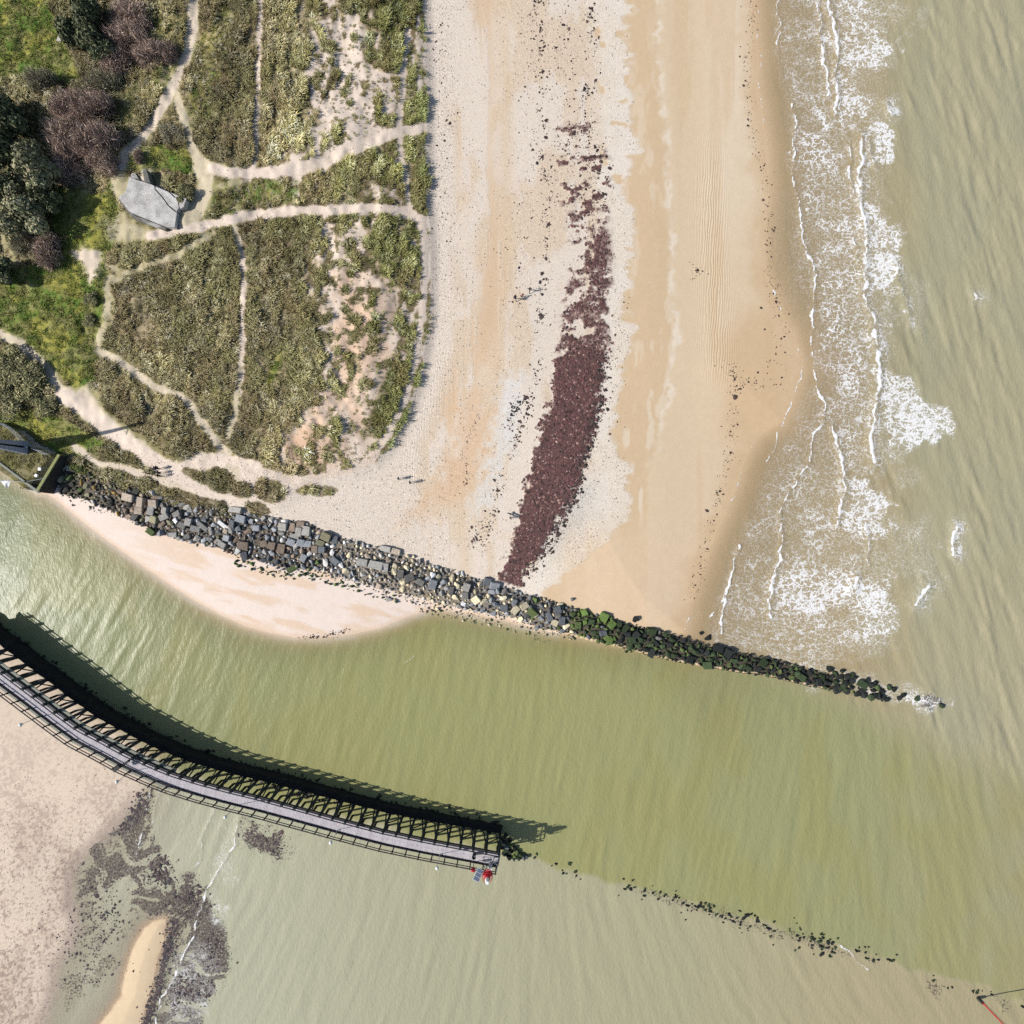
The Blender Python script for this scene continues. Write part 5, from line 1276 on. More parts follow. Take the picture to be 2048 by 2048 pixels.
# smooth resample of the deck line
def deck_at(s):
    s = min(max(s, 0), cum[-1]); i = min(np.searchsorted(cum, s, side='right') - 1, len(seg) - 1); t = (s - cum[i]) / seg[i]
    def tang(j):
        a = dp[max(j - 1, 0)]; b = dp[min(j + 1, len(dp) - 1)]; d = b - a; return d / np.linalg.norm(d)
    p = dp[i] * (1 - t) + dp[i + 1] * t; d = tang(i) * (1 - t) + tang(i + 1) * t; d /= np.linalg.norm(d)
    return p, d
def width(s):                     # half width of the planked walk
    p, d = deck_at(s); return 0.84
TOTAL = cum[-1]; BAY = 1.97; NB = int(TOTAL / BAY)
jor = Vector((float(dp[-1][0]), float(dp[-1][1]), 0.0)); jetty = empty("jetty", jor)
tag(jetty, "long curved timber jetty on dark piles with a pale planked walk and railings", "jetty")
def at(s, off, z):                # off > 0 is the channel (north) side
    p, d = deck_at(s); return Vector((p[0] - d[1] * off, p[1] + d[0] * off, z)) - jor
pl = MB()
k = 0; s = 0.0
rj = random.Random(3)
while s < TOTAL - 0.05:
    w = width(s) + rj.uniform(-0.02, 0.02); p, d = deck_at(s + 0.1)
    pl.box(at(s + 0.1, 0, ZD - 0.04 + rj.uniform(-0.008, 0.008)), (0.178, 2 * w, 0.07), math.atan2(d[1], d[0])); s += 0.2
o = pl.build("deck_planks", M['plank'], jetty); o["kind"] = "stuff"
def strip(name, off, z, w, h, mat, s0=0.0, s1=None, step=BAY / 2, offw=0.0):
    s1 = s1 or TOTAL; mb = MB(); n = max(2, int((s1 - s0) / step)); pts = []
    for i in range(n + 1):
        ss_ = s0 + (s1 - s0) * i / n; o_ = off + (math.copysign(width(ss_), off) if offw else 0)
        pts.append((at(ss_, o_ - w / 2, z - h / 2), at(ss_, o_ + w / 2, z - h / 2), at(ss_, o_ + w / 2, z + h / 2), at(ss_, o_ - w / 2, z + h / 2)))
    vs = [q for r4 in pts for q in r4]; fs = []
    for i in range(n):
        for j in range(4): fs.append((4 * i + j, 4 * i + (j + 1) % 4, 4 * i + 4 + (j + 1) % 4, 4 * i + 4 + j))
    fs += [(0, 1, 2, 3), (4 * n + 3, 4 * n + 2, 4 * n + 1, 4 * n)]
    return mb.add(vs, fs).build(name, mat, jetty)
strip("edge_beam", -0.16, ZD - 0.06, 0.26, 0.34, M['rail'], offw=1)  # south beam thick and black, also standing in for the railing's shadow band
strip("edge_beam", 0.16, ZD - 0.06, 0.22, 0.34, M['wood'], offw=1)
strip("stringer", 0.35, ZD - 0.35, 0.2, 0.36, M['pile']); strip("stringer", -0.35, ZD - 0.35, 0.2, 0.36, M['pile'])
for z_, w_ in ((ZD + 1.12, 0.13), (ZD + 0.62, 0.09)):
    strip("handrail" if z_ > ZD + 1 else "mid_rail", -0.62, z_, w_, 0.09, M['rail'], offw=1)
    strip("handrail" if z_ > ZD + 1 else "mid_rail", 0.34, z_, w_, 0.09, M['rail'], offw=1)
S_SILL = 0.0; s_sill_end = next(cum[i] for i in range(len(DECK_PX)) if DECK_PX[i][0] >= 345)
strip("side_gangway", 0.58, ZD - 0.16, 0.52, 0.12, M['sill'], 0.0, s_sill_end, offw=1)
strip("side_gangway", -0.58, ZD - 0.16, 0.42, 0.12, M['sill'], 0.0, s_sill_end, offw=1)
lw = MB(); rows_ = []
for i in range(121):
    s_ = TOTAL * i / 120; hz = float(np.interp(s_ / TOTAL, [0, 0.45, 0.75, 1.0], [2.1, 1.9, 1.3, 0.7])) + rj.uniform(-0.08, 0.08)
    rows_.append((at(s_, 1.5, -1.6), at(s_, 2.75 + rj.uniform(-0.1, 0.1), -1.6), at(s_, 2.5 + rj.uniform(-0.1, 0.1), hz - 0.1), at(s_, 1.55, hz)))
fs_ = [(4 * i + j, 4 * i + (j + 1) % 4, 4 * i + 4 + (j + 1) % 4, 4 * i + 4 + j) for i in range(120) for j in range(4)] + [(0, 1, 2, 3), (483, 482, 481, 480)]
lw.add([q for r4 in rows_ for q in r4], fs_).build("low_wall", M['weedwall'], jetty)
unit = MB().box((0, 0, 0), (1, 1, 1)).mesh("post_box")
def part(name, a, b, w, h, mat):
    me = PB.setdefault(mat, None)
    if me is None:
        me = unit.copy(); me.materials.append(M[mat]); PB[mat] = me
    o = bpy.data.objects.new(name, me); C.objects.link(o); o.parent = jetty
    a, b = Vector(a), Vector(b); d = b - a
    o.location = (a + b) / 2; o.rotation_euler = d.to_track_quat('Z', 'Y').to_euler(); o.scale = (w, h, d.length)
    return o
PB = {}
for i in range(NB + 1):
    s = TOTAL - 0.12 - i * BAY
    if s < 0: break
    w = width(s)
    part("railing_post", at(s, -w - 0.62, ZD - 0.5), at(s, -w - 0.62, ZD + 1.2), 0.15, 0.15, 'rail')
    part("rail_bracket", at(s, -w - 0.02, ZD + 0.0), at(s, -w - 0.80, ZD - 0.06), 0.16, 0.14, 'rail')
    part("pile", at(s, w + 0.42, -1.6), at(s, w + 0.40, ZD + 1.15), 0.34, 0.34, 'pile')
    part("pile", at(s, -w - 0.15, -1.6), at(s, -w - 0.15, ZD - 0.2), 0.28, 0.28, 'pile')
    part("crossbeam", at(s, -w - 0.4, ZD - 0.62), at(s, w + 0.65, ZD - 0.62), 0.24, 0.24, 'wood')
    if i % 2: part("brace", at(s, w + 0.45, 1.2), at(s, -w - 0.1, ZD - 0.8), 0.16, 0.16, 'pile')
    if s > s_sill_end * 0.8:
        part("raking_strut", at(s - 0.75, 1.5, 0.6), at(s, w + 0.5, ZD - 0.1), 0.17, 0.17, 'pile')
    if i % 2 == 0 and s > BAY:
        part("brace", at(s - 0.1, w + 0.6, 1.7), at(s - BAY + 0.1, w + 0.6, 3.6), 0.13, 0.13, 'pile')
# black weedy rubble footing along the channel side
items = []
for i in range(900):
    s = rj.uniform(0, TOTAL); o_ = rj.gauss(2.2, 0.5) if rj.random() < 0.75 else rj.uniform(0.9, 2.6)
    q = at(s, o_, 0) + jor; u, v = 1024 + q.x / S, 1024 - q.y / S
    items.append((u, v, rj.uniform(2.0, 4.6), PAL[rj.choice(('black', 'black', 'dark', 'dgreen'))], 0.05))
for i in range(120):
    q = at(rj.uniform(TOTAL * 0.55, TOTAL * 0.72), rj.uniform(-0.3, 1.6), 0) + jor
    items.append((1024 + q.x / S, 1024 - q.y / S, rj.uniform(2, 4), PAL[rj.choice(('dblue', 'brown', 'dark'))], 0.1))
o = joined_stones("rubble_footing", items, None, True, 7); o.parent = jetty; o.location = -jor
# jetty head: stones, platform, beacon
hor = Vector(P(1030, 1700, 0)); head = empty("boulder_pile", hor)
tag(head, "small heap of weedy boulders at the foot of the jetty head", "boulders")
for (u, v, q, c) in [(1002, 1678, 6, 'black'), (1008, 1684, 7, 'black'), (1014, 1692, 7, 'dblue'), (1012, 1698, 7, 'dgreen'), (1020, 1690, 6, 'green'), (1028, 1695, 7, 'black'), (1022, 1702, 7, 'black'), (1034, 1703, 8, 'moss'), (1030, 1709, 6, 'green'), (1042, 1708, 7, 'dgreen'), (1018, 1712, 7, 'black'), (1038, 1714, 6, 'dgreen'), (1048, 1713, 6, 'dblue'), (1008, 1706, 7, 'black'), (1003, 1692, 7, 'black'), (1053, 1711, 5, 'dblue'), (1026, 1716, 5, 'dgrey'), (1012, 1670, 6, 'black'), (1019, 1680, 6, 'black')]:
    o = put_stone(head, hor, u, v, q * 0.95, q * 0.75, 0.55, PAL[c], rj.uniform(0, 6.28), rj, False, 0.28, True)
    o.location.z = 0.15
pe, de = deck_at(TOTAL); ea = math.atan2(de[1], de[0])
for off in (-1.1, -0.4, 0.3, 1.0):
    part("railing_post", at(TOTAL - 0.02, off, ZD - 0.3) + Vector((0, 0, 0)), at(TOTAL - 0.02, off, ZD + 1.15), 0.12, 0.12, 'rail')
part("handrail", at(TOTAL - 0.02, -1.15, ZD + 1.15), at(TOTAL - 0.02, 1.2, ZD + 1.15), 0.14, 0.09, 'sill')
part("mid_rail", at(TOTAL - 0.02, -1.15, ZD + 0.62), at(TOTAL - 0.02, 1.2, ZD + 0.62), 0.1, 0.08, 'rail')

bl_ = Vector(P(977, 1722, ZD)); beacon = empty("light_beacon", bl_)
tag(beacon, "red and white light beacon on a dark lattice stand at the jetty head", "beacon")
L4 = [(-0.9, -0.55), (0.75, -0.7), (0.9, 0.55), (-0.75, 0.6)]
for (x, y) in L4: MB().tube([(x, y, 0), (0, 0, 2.45)], [0.065, 0.05], 6).build("leg", M['darkmetal'], beacon)
mb = MB()
for zz, k in ((0.75, 0.70), (1.5, 0.40)):
    for (a, b) in zip(L4, L4[1:] + L4[:1]): mb.bar((a[0] * k, a[1] * k, zz), (b[0] * k, b[1] * k, zz), 0.05)
mb.build("bracing", M['metal'], beacon)
MB().tube([(0, 0, 2.2), (0, 0, 2.9)], 0.22, 10).build("mast", M['darkmetal'], beacon)
MB().tube([(0, 0, 2.9), (0, 0, 2.98)], [0.70, 0.70], 16).build("platform", M['pink'], beacon)
MB().tube([(0, 0, 2.98), (0, 0, 4.1)], [0.46, 0.40], 14).build("lantern_body", M['red'], beacon)
MB().tube([(0, 0, 4.1), (0.0, 0, 4.45), (0, 0, 4.95)], [0.30, 0.33, 0.24], 12).build("lantern", M['white'], beacon)
mb = MB()
for zz in (3.45, 3.95):
    ring = [(0.72 * math.cos(t), 0.72 * math.sin(t), zz) for t in np.linspace(0, 2 * math.pi, 19)]
    mb.tube(ring, 0.028, 5, False)
for t in np.linspace(0, 2 * math.pi, 9)[:-1]: mb.tube([(0.72 * math.cos(t), 0.72 * math.sin(t), 2.95), (0.72 * math.cos(t), 0.72 * math.sin(t), 3.97)], 0.026, 5)
mb.build("gallery_rail", M['red'], beacon)
Ms = Matrix.Rotation(math.radians(60), 3, 'Z') @ Matrix.Rotation(math.radians(28), 3, 'Y')
pc = Vector((-1.35, 0.25, 3.6))
pn = MB().box(pc, (1.65, 0.95, 0.05), M=Ms).build("solar_panel", M['white'], beacon)
for k_ in (-0.52, 0.0, 0.52): MB().box(pc + Ms @ Vector((k_, 0, 0.035)), (0.42, 0.84, 0.02), M=Ms).build("cell", M['solar'], pn)
MB().bar((-0.35, 0.05, 3.25), pc - Vector((0, 0, 0.05)), 0.07).build("bracket", M['darkmetal'], beacon)
MB().box((0.3, -0.5, 0.55), (0.5, 0.4, 1.1)).build("equipment_box", M['white'], beacon)

lb = [(69, 1438, 40, 1450), (258, 1550, 233, 1564), (464, 1617, 450, 1635), (671, 1666, 661, 1686), (880, 1716, 874, 1737)]
LAMPLAB = ["white globe street lamp over the dry sand near the jetty's left end", "white globe lamp beside the black loudspeaker where the sand meets the water", "white globe lamp above the shallow breaking ripple left of the weed patch",
           "white globe lamp in the middle of the jetty's straight water section", "white globe lamp nearest to the red and white beacon"]
for (bu, bv, gu, gv), lab in zip(lb, LAMPLAB):
    g_ = Vector(P(gu, gv, 8.3)); b_ = Vector((g_.x, g_.y, ZD - 0.2))
    lamp = empty("globe_lamp", b_)
    MB().tube([(0, 0, 0), (0, 0, 3.2)], [0.045, 0.032], 7).build("pole", M['metal'], lamp)
    MB().tube([(0, 0, 3.15), (0, 0, 3.3)], [0.10, 0.14], 8).build("collar", M['darkmetal'], lamp)
    MB().ball((0, 0, 3.52), 0.25, 14).build("globe", M['opal'], lamp, True)
    d_ = Vector((0, 0, 0))
    # arm back to the railing
    best = min((float(np.hypot(*(deck_at(q)[0] - np.array((b_.x, b_.y))))), q) for q in np.linspace(0, TOTAL, 600))[1]
    w_ = width(best); a_ = at(best, -w_ - 0.34, ZD + 0.3) + jor - b_
    MB().bar((0, 0, 0.5), a_, 0.07).build("bracket", M['rail'], lamp)
    tag(lamp, lab, "street lamp", "globe lamps along the jetty")
sp = empty("loudspeaker", Vector(P(247, 1527, ZD + 1.0)))
MB().box((-0.55, -0.45, 0.55), (1.1, 0.55, 0.5), math.radians(38)).build("housing", M['black'], sp); MB().bar((0.1, 0.1, -1.0), (-0.2, -0.2, 0.5), 0.12).build("bracket", M['rail'], sp)
MB().box((0.75, 0.35, 0.3), (0.7, 0.3, 0.35), math.radians(30)).build("side_horn", M['black'], sp)
tag(sp, "black loudspeaker box mounted on the outer railing of the jetty", "loudspeaker")
bn = empty("litter_bin", Vector(P(948.5, 1708, ZD + 0.02)))
MB().tube([(0, 0, 0), (0, 0, 0.85)], [0.24, 0.30], 14, False).build("drum", M['black'], bn); MB().tube([(0, 0, 0.82), (0, 0, 0.9)], [0.33, 0.33], 14, False).build("rim", M['black'], bn); MB().tube([(0, 0, 0.2), (0, 0, 0.55)], [0.2, 0.24], 12).build("liner", M['metal'], bn)
tag(bn, "round black litter bin on the planks near the jetty head", "litter bin")
lf = empty("lifebuoy_post", Vector(P(948, 1724, ZD)))
MB().tube([(0, 0, 0.0), (0, 0, 1.5)], 0.05, 6).build("post", M['darkmetal'], lf); MB().box((0, -0.1, 1.6), (0.55, 0.25, 0.75)).build("case", M['red'], lf); MB().prism([(-0.3, -0.25), (0.3, -0.25), (0.3, 0.05), (-0.3, 0.05)], 1.98, 2.12, [(-0.1, -0.15), (0.1, -0.15), (0.1, -0.05), (-0.1, -0.05)]).build("roof", M['red'], lf)
tag(lf, "red lifebuoy case on a post at the railing beside the beacon", "lifebuoy")

# leaning channel mark in the lower right corner
mk_ = Vector(P(1956, 1996, 0.0)); mark = empty("channel_mark", mk_)
MB().tube([(0, 0, -1.5), (0, 0, 0.9)], [0.34, 0.26], 10).build("footing", M['darkmetal'], mark)
MB().tube([(0, 0, 0.8), (0, 0, 14.0)], [0.10, 0.07], 8).build("pole", M['red'], mark)
MB().tube([(0.22, 0.1, 0.8), (0.16, 0.07, 13.5)], [0.04, 0.03], 6).build("ladder_rail", M['pink'], mark)
tag(mark, "slim red pole standing in the water at the lower right corner", "channel mark")

# ------------------------------------------------------------------ bunker
bz = on_ground(300, 410).z
def px(pts, z): return [P(u, v, z)[:2] for u, v in pts]
bb = Vector(P(300, 410, bz)); bunker = empty("bunker", bb)
tag(bunker, "half-buried grey concrete bunker with a cracked flat roof", "bunker")
RZ = bz + 0.95
def rel(poly): return [(x - bb.x, y - bb.y) for x, y in poly]
ROOF_A = [(258.2, 354.5), (302, 368.5), (308.4, 371.4), (309.2, 378.4), (324, 394.6), (336.2, 411.8), (349.4, 423), (354, 425), (352, 436.5), (349.5, 454), (334.6, 453.3), (305.7, 442), (268.5, 427), (257.3, 421.6), (236.8, 394.6), (250.8, 383.4), (255.4, 366.6)]
ROOF_B = [(311, 372.8), (336.4, 383.4), (342.5, 388.5), (349, 395.4), (355, 394.6), (360.6, 398.6), (360.3, 403.2), (355.6, 405.3), (358, 415.5), (353.6, 422.8), (350.8, 421.4), (337.8, 410.4), (325.8, 393.4), (310.8, 377.6)]
ROOF_C = [(339.6, 384.4), (372.8, 396.9), (368, 413), (361, 418), (359.4, 415.2), (357.4, 406), (362, 404.2), (362.6, 398), (356, 393.2), (350.2, 393.6), (344.6, 387.2)]
def slab(name, poly, z0, z1, mat, inset=0.0):
    o = MB().prism(rel(px(poly, z1)), z0 - bz, z1 - bz).build(name, mat, bunker)
    bv = o.modifiers.new("edge", 'BEVEL'); bv.width = 0.03; bv.segments = 1; return o
slab("roof_slab", ROOF_A, bz - 0.2, RZ, M['concrete']); slab("roof_slab", ROOF_B, bz - 0.2, RZ - 0.02, M['concrete']); slab("roof_slab", ROOF_C, bz - 0.2, RZ - 0.03, M['concrete'])
WALL = [(268, 430), (306, 445), (334, 456), (330, 460), (300, 449), (266, 437), (236, 399), (240, 398)]
slab("south_wall", WALL, bz - 0.6, RZ - 0.32, M['dconcrete'])
slab("entrance_wall", [(284, 338), (292.5, 337.5), (300.5, 365), (289, 364)], bz - 0.3, bz + 1.15, M['dconcrete'])
slab("entrance_step", [(263, 346), (270, 345.5), (280, 360), (261, 354)], bz - 0.3, bz + 0.55, M['dconcrete'])
slab("wing_wall", [(351, 440), (358, 433), (359, 440), (356, 459), (350, 456)], bz - 0.3, bz + 0.25, M['dconcrete'])
def loose(name, u, v, a, b, ang, h, mat, lab, cat):
    p = on_ground(u, v); o = link(name, SLABS[1].copy(), None, p + Vector((0, 0, h * 0.4)), (0.03, -0.04, -math.radians(ang)), (a * S / 2, b * S / 2, h)); o.data.materials.clear(); o.data.materials.append(M[mat]); tag(o, lab, cat); return o
loose("concrete_slab", 240, 335, 15, 11, -8, 0.08, 'concrete', "small pale concrete slab flat on the ground above the bunker", "slab")
loose("concrete_block", 120, 79, 9, 10, 20, 0.10, 'concrete', "pale grey block lying on the upper left lawn", "block")
loose("white_board", 211, 131, 6, 9, 20, 0.06, 'white', "small white board among the shrubs at the upper left", "board")
loose("pale_stone", 81, 938, 6, 6, 10, 0.16, 'white', "white stone on the quay turf, upper of the two", "stone")
loose("pale_stone", 74, 951, 6, 6, 30, 0.16, 'white', "white stone on the quay turf nearest to the cable", "stone")
p = on_ground(313, 966); ty = [(0.30 * math.cos(t), 0.24 * math.sin(t), 0.06) for t in np.linspace(0, 2 * math.pi, 17)]
o = MB().tube(ty, 0.08, 6, False).build("tyre", M['black']); o.location = p + Vector((0, 0, 0.06)); o.rotation_euler = (0.25, 0, 0.8); tag(o, "old dark ring-shaped tyre at the edge of the sandy walk above the boulders", "tyre")

# ------------------------------------------------------------------ quay wall, tower, railing, cable
qo = Vector(P(98, 946, 2.5)); quay = empty("quay_wall", qo)
tag(quay, "dark quay wall with a mossy coping closing the turf platform at the left", "wall", kind="thing")
wt = [P(u, v, 2.62) for u, v in ((121, 910), (77, 983), (72, 981), (116, 908))]
MB().prism([(x - qo.x, y - qo.y) for x, y, _ in wt], -0.4 - qo.z, 2.72 - qo.z).build("coping", M['moss'], quay)
f0 = P(122, 911, 2.5); f1 = P(78, 984.5, 2.5); dn_ = Vector((f1[0] - f0[0], f1[1] - f0[1], 0)).normalized(); nn = Vector((-dn_.y, dn_.x, 0))
if nn.x < 0: nn = -nn
A_, B_ = Vector(f0) - qo, Vector(f1) - qo
pts = [A_, B_, B_ + nn * 0.35 + Vector((0, 0, -2.6)), A_ + nn * 0.35 + Vector((0, 0, -2.6))]
vs = [p_ - nn * 0.06 for p_ in pts] + [p_ + nn * 0.02 for p_ in pts]
MB().add(vs, [(0, 1, 2, 3), (7, 6, 5, 4), (0, 4, 5, 1), (1, 5, 6, 2), (2, 6, 7, 3), (3, 7, 4, 0)]).build("face", M['quay'], quay)
kb = MB(); KP = [(-40, 897), (0, 926), (40, 956), (78, 984)]
for (a, b) in zip(KP[:-1], KP[1:]): kb.bar(Vector(P(*a, 2.55)) - qo, Vector(P(*b, 2.55)) - qo, 0.34, 0.35)
kb.build("kerb", M['sill'], quay)
kf = MB()
for (a, b) in zip(KP[:-1], KP[1:]):
    pa, pb = Vector(P(*a, 2.4)) - qo, Vector(P(*b, 2.4)) - qo
    kf.add([pa, pb, pb + Vector((0, 0, -4)), pa + Vector((0, 0, -4)), pa + Vector((0.25, 0.3, 0)), pb + Vector((0.25, 0.3, 0)), pb + Vector((0.25, 0.3, -4)), pa + Vector((0.25, 0.3, -4))], [(0, 1, 2, 3), (4, 7, 6, 5), (0, 4, 5, 1), (3, 2, 6, 7)])
kf.build("channel_face", M['quay'], quay)

tb = Vector(P(50, 895, 2.55)); tower = empty("signal_tower", tb)
tag(tower, "tall blue-grey tapering signal tower with a slim mast at the left edge", "tower")
def plate(y0, y1, mat, name):
    hb, ht = 6.2, 0.42
    a0, a1, b0, b1 = -0.55, 0.55, -0.30, 0.30
    k = 0.52
    vs = [(a0, y0, -0.1), (a1, y0, -0.1), (a1, y1, -0.1), (a0, y1, -0.1), (b0, y0 * k, hb), (b1, y0 * k, hb), (b1, y1 * k, hb), (b0, y1 * k, hb)]
    return MB().add(vs, [(0, 3, 2, 1), (4, 5, 6, 7), (0, 1, 5, 4), (1, 2, 6, 5), (2, 3, 7, 6), (3, 0, 4, 7)]).build(name, mat, tower)
plate(0.18, 1.0, M['panelmetal'], "side_plate"); plate(-1.0, -0.18, M['panelmetal'], "side_plate")
MB().tube([(-0.2, 0, 0), (-0.15, 0, 6.0)], [0.22, 0.14], 8).build("core", M['darkmetal'], tower)
MB().tube([(0, 0, 5.8), (0, 0, 16.4)], [0.36, 0.20], 8).build("mast", M['panelmetal'], tower)
mb = MB(); mb.bar((-0.1, -1.1, 13.2), (0.1, 1.1, 14.4), 0.14); mb.bar((0.1, 1.0, 13.0), (-0.1, -0.9, 14.6), 0.12); mb.build("signal_arms", M['darkmetal'], tower)
MB().box((0.25, 0, 0.15), (0.5, 0.5, 0.5)).build("meter_box", M['white'], tower)

fo = Vector(P(60, 880, 2.6)); fence = empty("railing", fo)
tag(fence, "thin pale metal railing curving around the foot of the signal tower", "railing")
FP = [(-60, 848), (-20, 845), (0, 846), (24, 850), (44, 861), (62, 878), (78, 895), (95, 905), (117, 912)]
fpts = []
for (a, b) in zip(FP[:-1], FP[1:]):
    for t_ in (0, 0.5): fpts.append((a[0] + (b[0] - a[0]) * t_, a[1] + (b[1] - a[1]) * t_))
fpts.append(FP[-1]); W3 = []
for (u, v) in fpts:
    q = on_ground(u, v); q.z = max(q.z, 2.4); W3.append(q - fo)
for hh_ in (0.35, 0.75, 1.15): MB().tube([w + Vector((0, 0, hh_)) for w in W3], 0.035, 5).build("rail", M['metal'], fence)
for w in W3: MB().tube([w + Vector((0, 0, -0.1)), w + Vector((0, 0, 1.18))], 0.04, 5).build("post", M['metal'], fence)

c0_, c1_, c2_ = Vector(P(-60, 956, 3.0)), Vector(P(50, 964, 3.0)), Vector(P(92, 956, 2.75))
cb = empty("cable", c1_); mb = MB(); mid = (c0_ + c1_) / 2 + Vector((0, 0, -0.15))
mb.tube([c0_ - c1_, mid - c1_, (0, 0, 0), c2_ - c1_], 0.035, 5); mb.build("rope", M['metal'], cb)
MB().tube([(0, 0, -0.6), (0, 0, 0.25)], [0.1, 0.07], 6).build("post", M['darkmetal'], cb)
tag(cb, "thin pale cable stretched over the water from the quay corner", "cable")
fl = Vector(P(10, 962, 2.8)); bm = bmesh.new(); rows = 9; grid_ = []
for i in range(rows):
    t_ = i / (rows - 1); wdt = 0.75 * (1 - t_) ** 0.8 + 0.22; rw = []
    for j in range(7):
        s_ = j / 6 - 0.5
        rw.append(bm.verts.new((s_ * wdt * 1.6 - 0.25 * t_, -0.95 * t_ + 0.05 * math.sin(9 * s_), -0.55 * t_ + 0.10 * math.sin(7 * s_ + 3 * t_))))
    grid_.append(rw)
for i in range(rows - 1):
    for j in range(6): bm.faces.new((grid_[i][j], grid_[i][j + 1], grid_[i + 1][j + 1], grid_[i + 1][j]))
me = bpy.data.meshes.new("white_cloth"); bm.to_mesh(me); bm.free()
o = link("white_cloth", me, None, fl, mat=M['cloth']); sm = o.modifiers.new("thick", 'SOLIDIFY'); sm.thickness = 0.02
tag(o, "white cloth hanging from the cable over the channel at the left edge", "cloth")

# ------------------------------------------------------------------ letters laid out in seaweed
lt_o = on_ground(1028, 818); letters = empty("beach_writing", lt_o)
tag(letters, "letters F I D A laid out in dark seaweed on the pale sand", "writing")
def stroke(parent_name, segs):
    mb = MB()
    for (a, b) in segs:
        pa, pb = on_ground(*a), on_ground(*b); n_ = max(2, int((pb - pa).length / 0.10))
        for i in range(n_ + 1):
            q = pa.lerp(pb, i / n_) - lt_o; q += Vector((rj.gauss(0, 0.02), rj.gauss(0, 0.02), 0.03)); mb.box(q, (0.16, 0.11, 0.08), rj.uniform(0, 3))
    mb.build(parent_name, M['black'], letters)
sc_ = lambda x, y: (980 + x / 16.1, 760 + y / 16.1)
stroke("letter", [(sc_(655, 1140), sc_(760, 1155)), (sc_(655, 1140), sc_(670, 1075)), (sc_(700, 1145), sc_(710, 1090))])
stroke("letter", [(sc_(680, 990), sc_(820, 1030)), (sc_(690, 985), sc_(720, 1010))])
stroke("letter", [(sc_(700, 840), sc_(800, 860)), (sc_(800, 860), sc_(780, 910)), (sc_(780, 910), sc_(690, 890)), (sc_(690, 890), sc_(700, 840))])
stroke("letter", [(sc_(865, 870), sc_(945, 940)), (sc_(945, 940), sc_(835, 980)), (sc_(865, 870), sc_(850, 970))])
stroke("letter", [(sc_(870, 680), sc_(900, 740)), (sc_(900, 740), sc_(930, 690)), (sc_(930, 690), sc_(960, 745)), (sc_(960, 745), sc_(985, 680))])

# ------------------------------------------------------------------ people and dog
def skin_mesh(name, verts, edges, radii, root=0, sub=2):
    me = bpy.data.meshes.new(name); me.from_pydata(verts, edges, []); me.update()
    o = bpy.data.objects.new(name, me); C.objects.link(o)
    sk = o.modifiers.new("skin", 'SKIN'); sk.use_smooth_shade = True
    for i, r_ in enumerate(radii):
        d = me.skin_vertices[0].data[i]
        d.radius = (r_, r_) if not hasattr(r_, '__len__') else r_
        d.use_root = (i == root)
    sb = o.modifiers.new("sub", 'SUBSURF'); sb.levels = sub; sb.render_levels = sub
    dg = bpy.context.evaluated_depsgraph_get(); ev = o.evaluated_get(dg); out = bpy.data.meshes.new_from_object(ev)
    bpy.data.objects.remove(o); bpy.data.meshes.remove(me); out.name = name; return out
def body_mesh(step, armsw, bend=0.0):
    V_ = []; E_ = []; R_ = []
    def add(p, r_, par=None):
        V_.append(p); R_.append(r_)
        if par is not None: E_.append((par, len(V_) - 1))
        return len(V_) - 1
    hip = add((0, 0, 0.93), (0.15, 0.11)); wa = add((0, bend * 0.05, 1.12), (0.135, 0.10), hip); ch = add((0, bend * 0.12, 1.33), (0.165, 0.115), wa); nb = add((0, bend * 0.16, 1.46), (0.07, 0.07), ch)
    nk = add((0, bend * 0.18, 1.53), (0.052, 0.055), nb); hd = add((0, bend * 0.2 + 0.02, 1.64), (0.078, 0.095), nk); add((0, bend * 0.2 + 0.01, 1.72), (0.065, 0.08), hd); add((0, bend * 0.2 + 0.115, 1.625), (0.018, 0.018), hd)
    for sx in (-1, 1):
        th = add((sx * 0.095, 0, 0.86), 0.088, hip); kn = add((sx * 0.10, sx * step * 0.16 + 0.03, 0.49), 0.058, th); an = add((sx * 0.10, sx * step * 0.30 - 0.02, 0.09), 0.040, kn)
        hl = add((sx * 0.10, sx * step * 0.30 - 0.05, 0.05), 0.042, an); add((sx * 0.115, sx * step * 0.30 + 0.15, 0.035), 0.038, an)
        sh = add((sx * 0.20, bend * 0.14, 1.41), 0.065, ch); el = add((sx * 0.255, -sx * armsw * 0.12 - 0.02, 1.13), 0.044, sh); wr = add((sx * 0.265, -sx * armsw * 0.22 + 0.06, 0.90), 0.030, el)
        pm = add((sx * 0.265, -sx * armsw * 0.24 + 0.08, 0.83), (0.022, 0.036), wr)
        for k_, (dy, ln) in enumerate(((-0.026, 0.062), (-0.009, 0.078), (0.009, 0.082), (0.026, 0.072))):
            f1 = add((sx * 0.262, -sx * armsw * 0.25 + 0.085 + dy, 0.79 - ln * 0.5), 0.0095, pm); add((sx * 0.250, -sx * armsw * 0.25 + 0.09 + dy, 0.79 - ln), 0.008, f1)
        tm = add((sx * 0.262, -sx * armsw * 0.24 + 0.125, 0.825), 0.011, pm); add((sx * 0.256, -sx * armsw * 0.24 + 0.14, 0.785), 0.009, tm)
    return skin_mesh("body", V_, E_, R_, 0, 2)
def shade_zone(me, jacket, trouser, skin, shoe):
    for m in (jacket, trouser, skin, shoe): me.materials.append(m)
    for p_ in me.polygons:
        c = p_.center; hand = abs(c.x) > 0.215 and c.z < 0.91
        p_.material_index = 3 if c.z < 0.09 else 2 if (hand or c.z > 1.50) else 1 if c.z < 0.92 and abs(c.x) < 0.215 else 0
    return me
SKIN = simple("skin", (206, 164, 140), 0.6, 0.3, 0.05)
